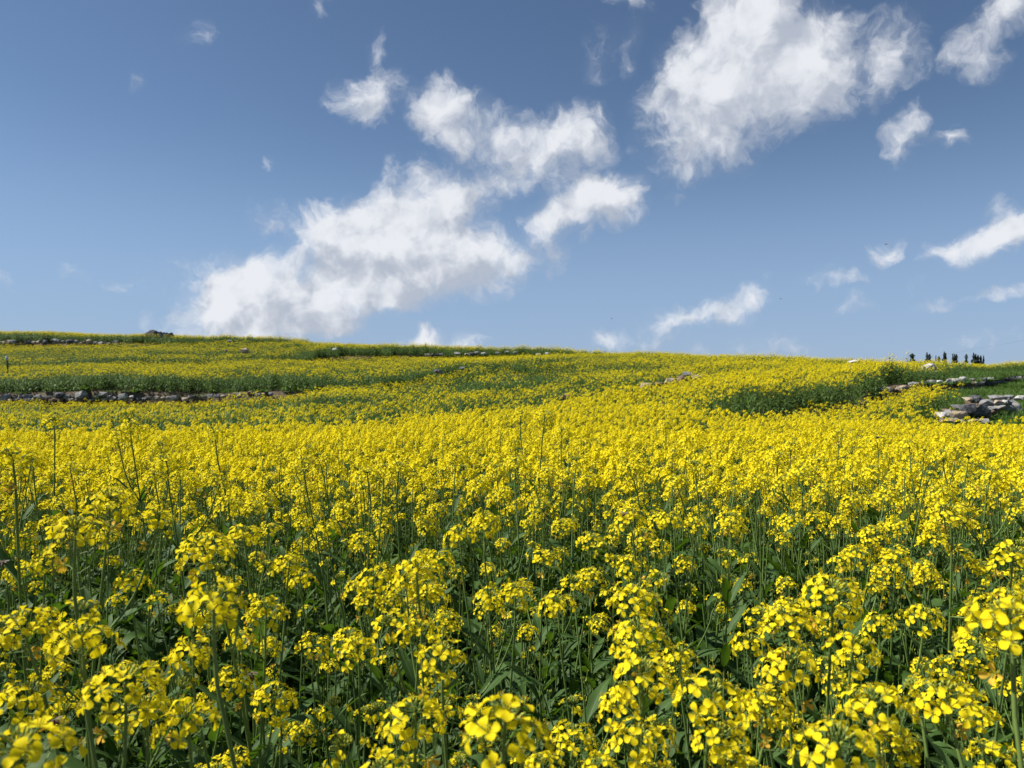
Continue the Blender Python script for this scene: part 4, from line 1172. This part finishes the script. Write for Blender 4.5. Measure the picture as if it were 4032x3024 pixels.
for (u, v, w, t, lab) in [(3520, 1440, .36, 'brown', 'brown stone left of the grey slab below the right skyline'), (3545, 1441, .42, 'grey', 'grey flat stone below the right skyline'), (3595, 1440, .3, 'brown', 'brown stone right of the grey flat one'), (3655, 1443, .5, 'pale', 'pale sloping stone at the gap in the right skyline'), (3630, 1438, .36, 'grey', 'grey stone left of the pale sloping one'), (3500, 1446, .3, 'tan', 'small tan stone at the left of the right skyline stones')]:
    dep = 23.5; p = at(u, v, dep); g = ground(p.x, p.y); hh = max(.12, p.z + w * .2 - g + .05)
    stone((p.x, p.y, g - .05 + hh / 2), (w, w * .7, hh), t, lab, 'stones below the right skyline')

# ------------------------------------------------------------------ poplars beyond the hill
M_CROWN = leafy('poplar_leaf', (.034, .062, .034), (.062, .10, .052), .15, (.04, .08, .015), .6, .3, .4)
M_BARK = plain('bark', (.06, .05, .04), (.12, .10, .08), 4, .9)
def poplar_meshes(seed, H=16.0, Wd=1.5, broad=False):
    r = random.Random(seed)
    t = MB(); t.tube([V((0, 0, -.3)), V((.05, 0, H * .3)), V((0, .06, H * .9))], [.26, .18, .04], 0, 8)
    for k in range(14):
        z = H * (.12 + .75 * k / 14); a = k * 2.4; o = Wd * .6
        t.tube([V((0, 0, z)), V((math.cos(a) * o * .6, math.sin(a) * o * .6, z + 1.0)), V((math.cos(a) * o, math.sin(a) * o, z + 2.2))], [.06, .04, .015], 0, 4)
    c = MB()
    for k in range(1500):
        q = r.random(); z = H * (.10 + .90 * q)
        prof = (min(1, q * 5) ** .6) * (1 - q ** (2.2 if not broad else 3.0)) ** .7
        lump = .65 + .5 * math.sin(z * 1.7 + seed) * math.sin(z * .9 + 2 * seed)
        rad = Wd * prof * lump * r.uniform(.35, 1.0) + .05
        a = r.uniform(0, 6.283)
        p = V((rad * math.cos(a), rad * math.sin(a), z)); n = V((r.uniform(-1, 1), r.uniform(-1, 1), r.uniform(-.4, 1)))
        M = Matrix.Translation(p) @ frame(n, r.uniform(0, 6)); s = r.uniform(.13, .30)
        c.face([M @ V((-s, 0, 0)), M @ V((0, -s * .7, 0)), M @ V((s, 0, .05)), M @ V((0, s * .7, 0))], 0)
    return t.mesh('trunk', [M_BARK]), c.mesh('crown', [M_CROWN])
POP = [poplar_meshes(3), poplar_meshes(8, 16, 1.2), poplar_meshes(12, 15, 1.7)]
BROAD = poplar_meshes(5, 13, 2.6, True)
def tree(u, top_row, wid, me, name, label, dep=340):
    top_row -= 5
    d = ray(u, top_row); x = d.x * dep; z = CAM_Z + d.z * dep; g = ground(x, dep) - .1
    r = empty(name, (x, dep, g), label, 'tree', 'poplars beyond the hill')
    s = (z - g) / max(p.co.z for p in me[1].vertices); r.scale = (wid * 1.45, wid * 1.45, s); r.rotation_euler = (0, 0, rv(0, 6.28))
    for nm, m in (('trunk', me[0]), ('crown', me[1])):
        link(bpy.data.objects.new(nm, m), r)
TREES = [(3592, 1396, 1.0, BROAD, 'bushy dark tree standing alone, leftmost of the trees on the right skyline'),
         (3650, 1391, .75, POP[0], 'tall poplar, left one of the thick pair on the right skyline'), (3660, 1397, .8, POP[2], 'poplar, right one of the thick pair on the right skyline'),
         (3685, 1404, .45, POP[1], 'thin dark poplar right of the thick pair'), (3697, 1407, .8, POP[2], 'short poplar between the thin one and the tallest'),
         (3718, 1388, .7, POP[0], 'tallest poplar on the right skyline, with a notched top'), (3724, 1394, .7, POP[1], 'shorter poplar leaning on the tallest one'),
         (3752, 1397, .65, POP[1], 'left poplar of the close trio'), (3759, 1397, .6, POP[0], 'middle poplar of the close trio'), (3766, 1398, .7, POP[2], 'right poplar of the close trio'),
         (3805, 1398, .75, POP[2], 'single pointed poplar between the two close groups'),
         (3834, 1393, .8, POP[0], 'broad poplar at the left of the last group'), (3842, 1398, .8, POP[1], 'poplar second in the last group'), (3851, 1402, .75, POP[2], 'poplar third in the last group'), (3862, 1404, .8, POP[0], 'poplar fourth in the last group'), (3873, 1404, .6, POP[1], 'thin poplar, rightmost of all on the skyline')]
for (u, v, w, me, lab) in TREES: tree(u, v, w, me, 'poplar_tree' if me is not BROAD else 'bushy_tree', lab)

# ------------------------------------------------------------------ power line, marker post, bees
M_WIRE = plain('wire_metal', (.14, .15, .17), (.2, .2, .22), 1, .5)
def wire():
    m = MB(); pts = []
    a, b = at(3560, 1421, 260), at(4800, 1170, 190)
    for i in range(25):
        t = i / 24; p = a.lerp(b, t); p.z -= 3.2 * 4 * t * (1 - t) * .35; pts.append(p)
    m.tube(pts, .016, 0, 5)
    setp(m.build('power_cable', [M_WIRE]), 'thin dark power cable slanting across the sky above the poplars', 'cable')
wire()
M_POST = plain('post_dark', (.035, .03, .028), (.07, .06, .05), 20, .8)
M_CAPB = plain('cap_pale_blue', (.36, .52, .68), (.50, .64, .76), 30, .5)
def marker():
    p = at(29, 1415, 31.0); g = ground(p.x, p.y)
    r = empty('marker_post', (p.x, p.y, g), 'thin dark post with a pale blue top among the flowers at the far left', 'post')
    h = p.z - g
    m = MB(); m.tube([V((0, 0, -.1)), V((.01, 0, h * .5)), V((-.01, 0, h))], [.03, .028, .025], 0, 8); m.build('pole', [M_POST], r)
    c = MB(); c.tube([V((-.01, 0, h - .02)), V((-.012, 0, h + .02)), V((-.02, 0, h + .11)), V((-.03, 0, h + .135))], [.035, .055, .05, .02], 0, 8); c.build('cap', [M_CAPB], r)
marker()
M_BEE = plain('bee_brown', (.05, .018, .008), (.16, .065, .02), 300, .6)
M_BEED = plain('bee_dark', (.012, .009, .008), (.03, .02, .015), 300, .5)
M_WING = leafy('bee_wing', (.30, .27, .22), (.4, .36, .3), .5, (.5, .45, .4), .3, .6, 200)
def ellipsoid(m, c, ax, ra, rb, mat, n=10, k=7):
    a = ax.normalized(); x = a.orthogonal().normalized(); y = a.cross(x); rows = []
    for i in range(k + 1):
        th = math.pi * (.04 + .92 * i / k); z = -math.cos(th) * ra; r = math.sin(th) * rb
        rows.append([c + a * z + (x * math.cos(q * 6.2832 / n) + y * math.sin(q * 6.2832 / n)) * r for q in range(n)])
    m.quad_grid(rows, mat, close=True); m.face(rows[-1], mat); m.face(rows[0][::-1], mat)
def bee_parts():
    b = MB(); ellipsoid(b, V((0, 0, 0)), V((0, 1, 0)), .0028, .0024, 0)
    for i in range(5):                                  # ringed abdomen
        t = i / 4; ellipsoid(b, V((0, -.0032 - .0050 * t, -.0008 * t)), V((0, 1, -.12)), .0014, .0023 * (1 - .55 * t * t), i % 2, 9, 4)
    for s in (-1, 1):
        for k in (-1, 0, 1):
            b.tube([V((s * .0016, k * .0014, -.0012)), V((s * .0038, k * .0022, -.0016)), V((s * .0046, k * .0028, -.0046))], [.0003, .00025, .0002], 1, 4)
    h = MB(); ellipsoid(h, V((0, .0038, -.0004)), V((0, 1, 0)), .0014, .0018, 1)
    for s in (-1, 1):
        ellipsoid(h, V((s * .0013, .0040, .0002)), V((0, 0, 1)), .0009, .0006, 1, 6, 4)
        h.tube([V((s * .0005, .0048, .0006)), V((s * .0011, .0062, .0016)), V((s * .0016, .0074, .0010))], .00016, 1, 4)
    w = []
    for s in (-1, 1):
        m = MB()
        m.quad_grid([[V((s * .001, .001, .002)), V((s * .001, .0, .002))], [V((s * .005, .0005, .0034)), V((s * .0045, -.0026, .0034))], [V((s * .0090, -.0016, .0042)), V((s * .0078, -.0044, .0042))]], 0)
        m.quad_grid([[V((s * .001, -.0002, .0018)), V((s * .001, -.001, .0018))], [V((s * .0040, -.0028, .0027)), V((s * .0034, -.0046, .0026))], [V((s * .0058, -.0048, .003)), V((s * .0046, -.0062, .003))]], 0)
        w.append(m.mesh('wing', [M_WING]))
    return b.mesh('body', [M_BEE, M_BEED]), h.mesh('head', [M_BEE, M_BEED]), w
BB, BH, BW = bee_parts()
def bee(u, v, dep, rot, label, scale=1.0):
    p = at(u, v, dep)
    r = empty('bee', p, label, 'bee', 'bees at the flowers')
    r.rotation_euler = rot; r.scale = (scale,) * 3
    link(bpy.data.objects.new('body', BB), r); link(bpy.data.objects.new('head', BH), r)
    for w in BW: link(bpy.data.objects.new('wing', w), r)
bee(988, 2655, 1.03, (.6, .2, 1.1), 'brown bee clinging to the right side of a yellow head in the front left')
bee(12, 2215, 1.05, (.3, 0, .4), 'dark bee at the extreme left edge among the flowers')
bee(212, 2842, .78, (.1, .2, 1.6), 'reddish brown bee hovering low beside a single flower at lower left')
bee(2461, 2022, 1.32, (.4, 0, -.8), 'reddish bee in flight beside a yellow head in the middle')
bee(3457, 1722, 2.5, (.2, 0, 2.0), 'dark bee sitting on the top of a head on the right')
bee(2408, 1254, 5.5, (0, 0, .5), 'tiny dark flying insect against the sky above the middle ridge')
bee(3073, 1176, 6.0, (0, 0, 1.5), 'tiny dark flying insect against the sky right of the low cloud')
bee(3489, 961, 4.6, (0, .3, 1.5), 'dark flying insect in front of the small cloud at right')
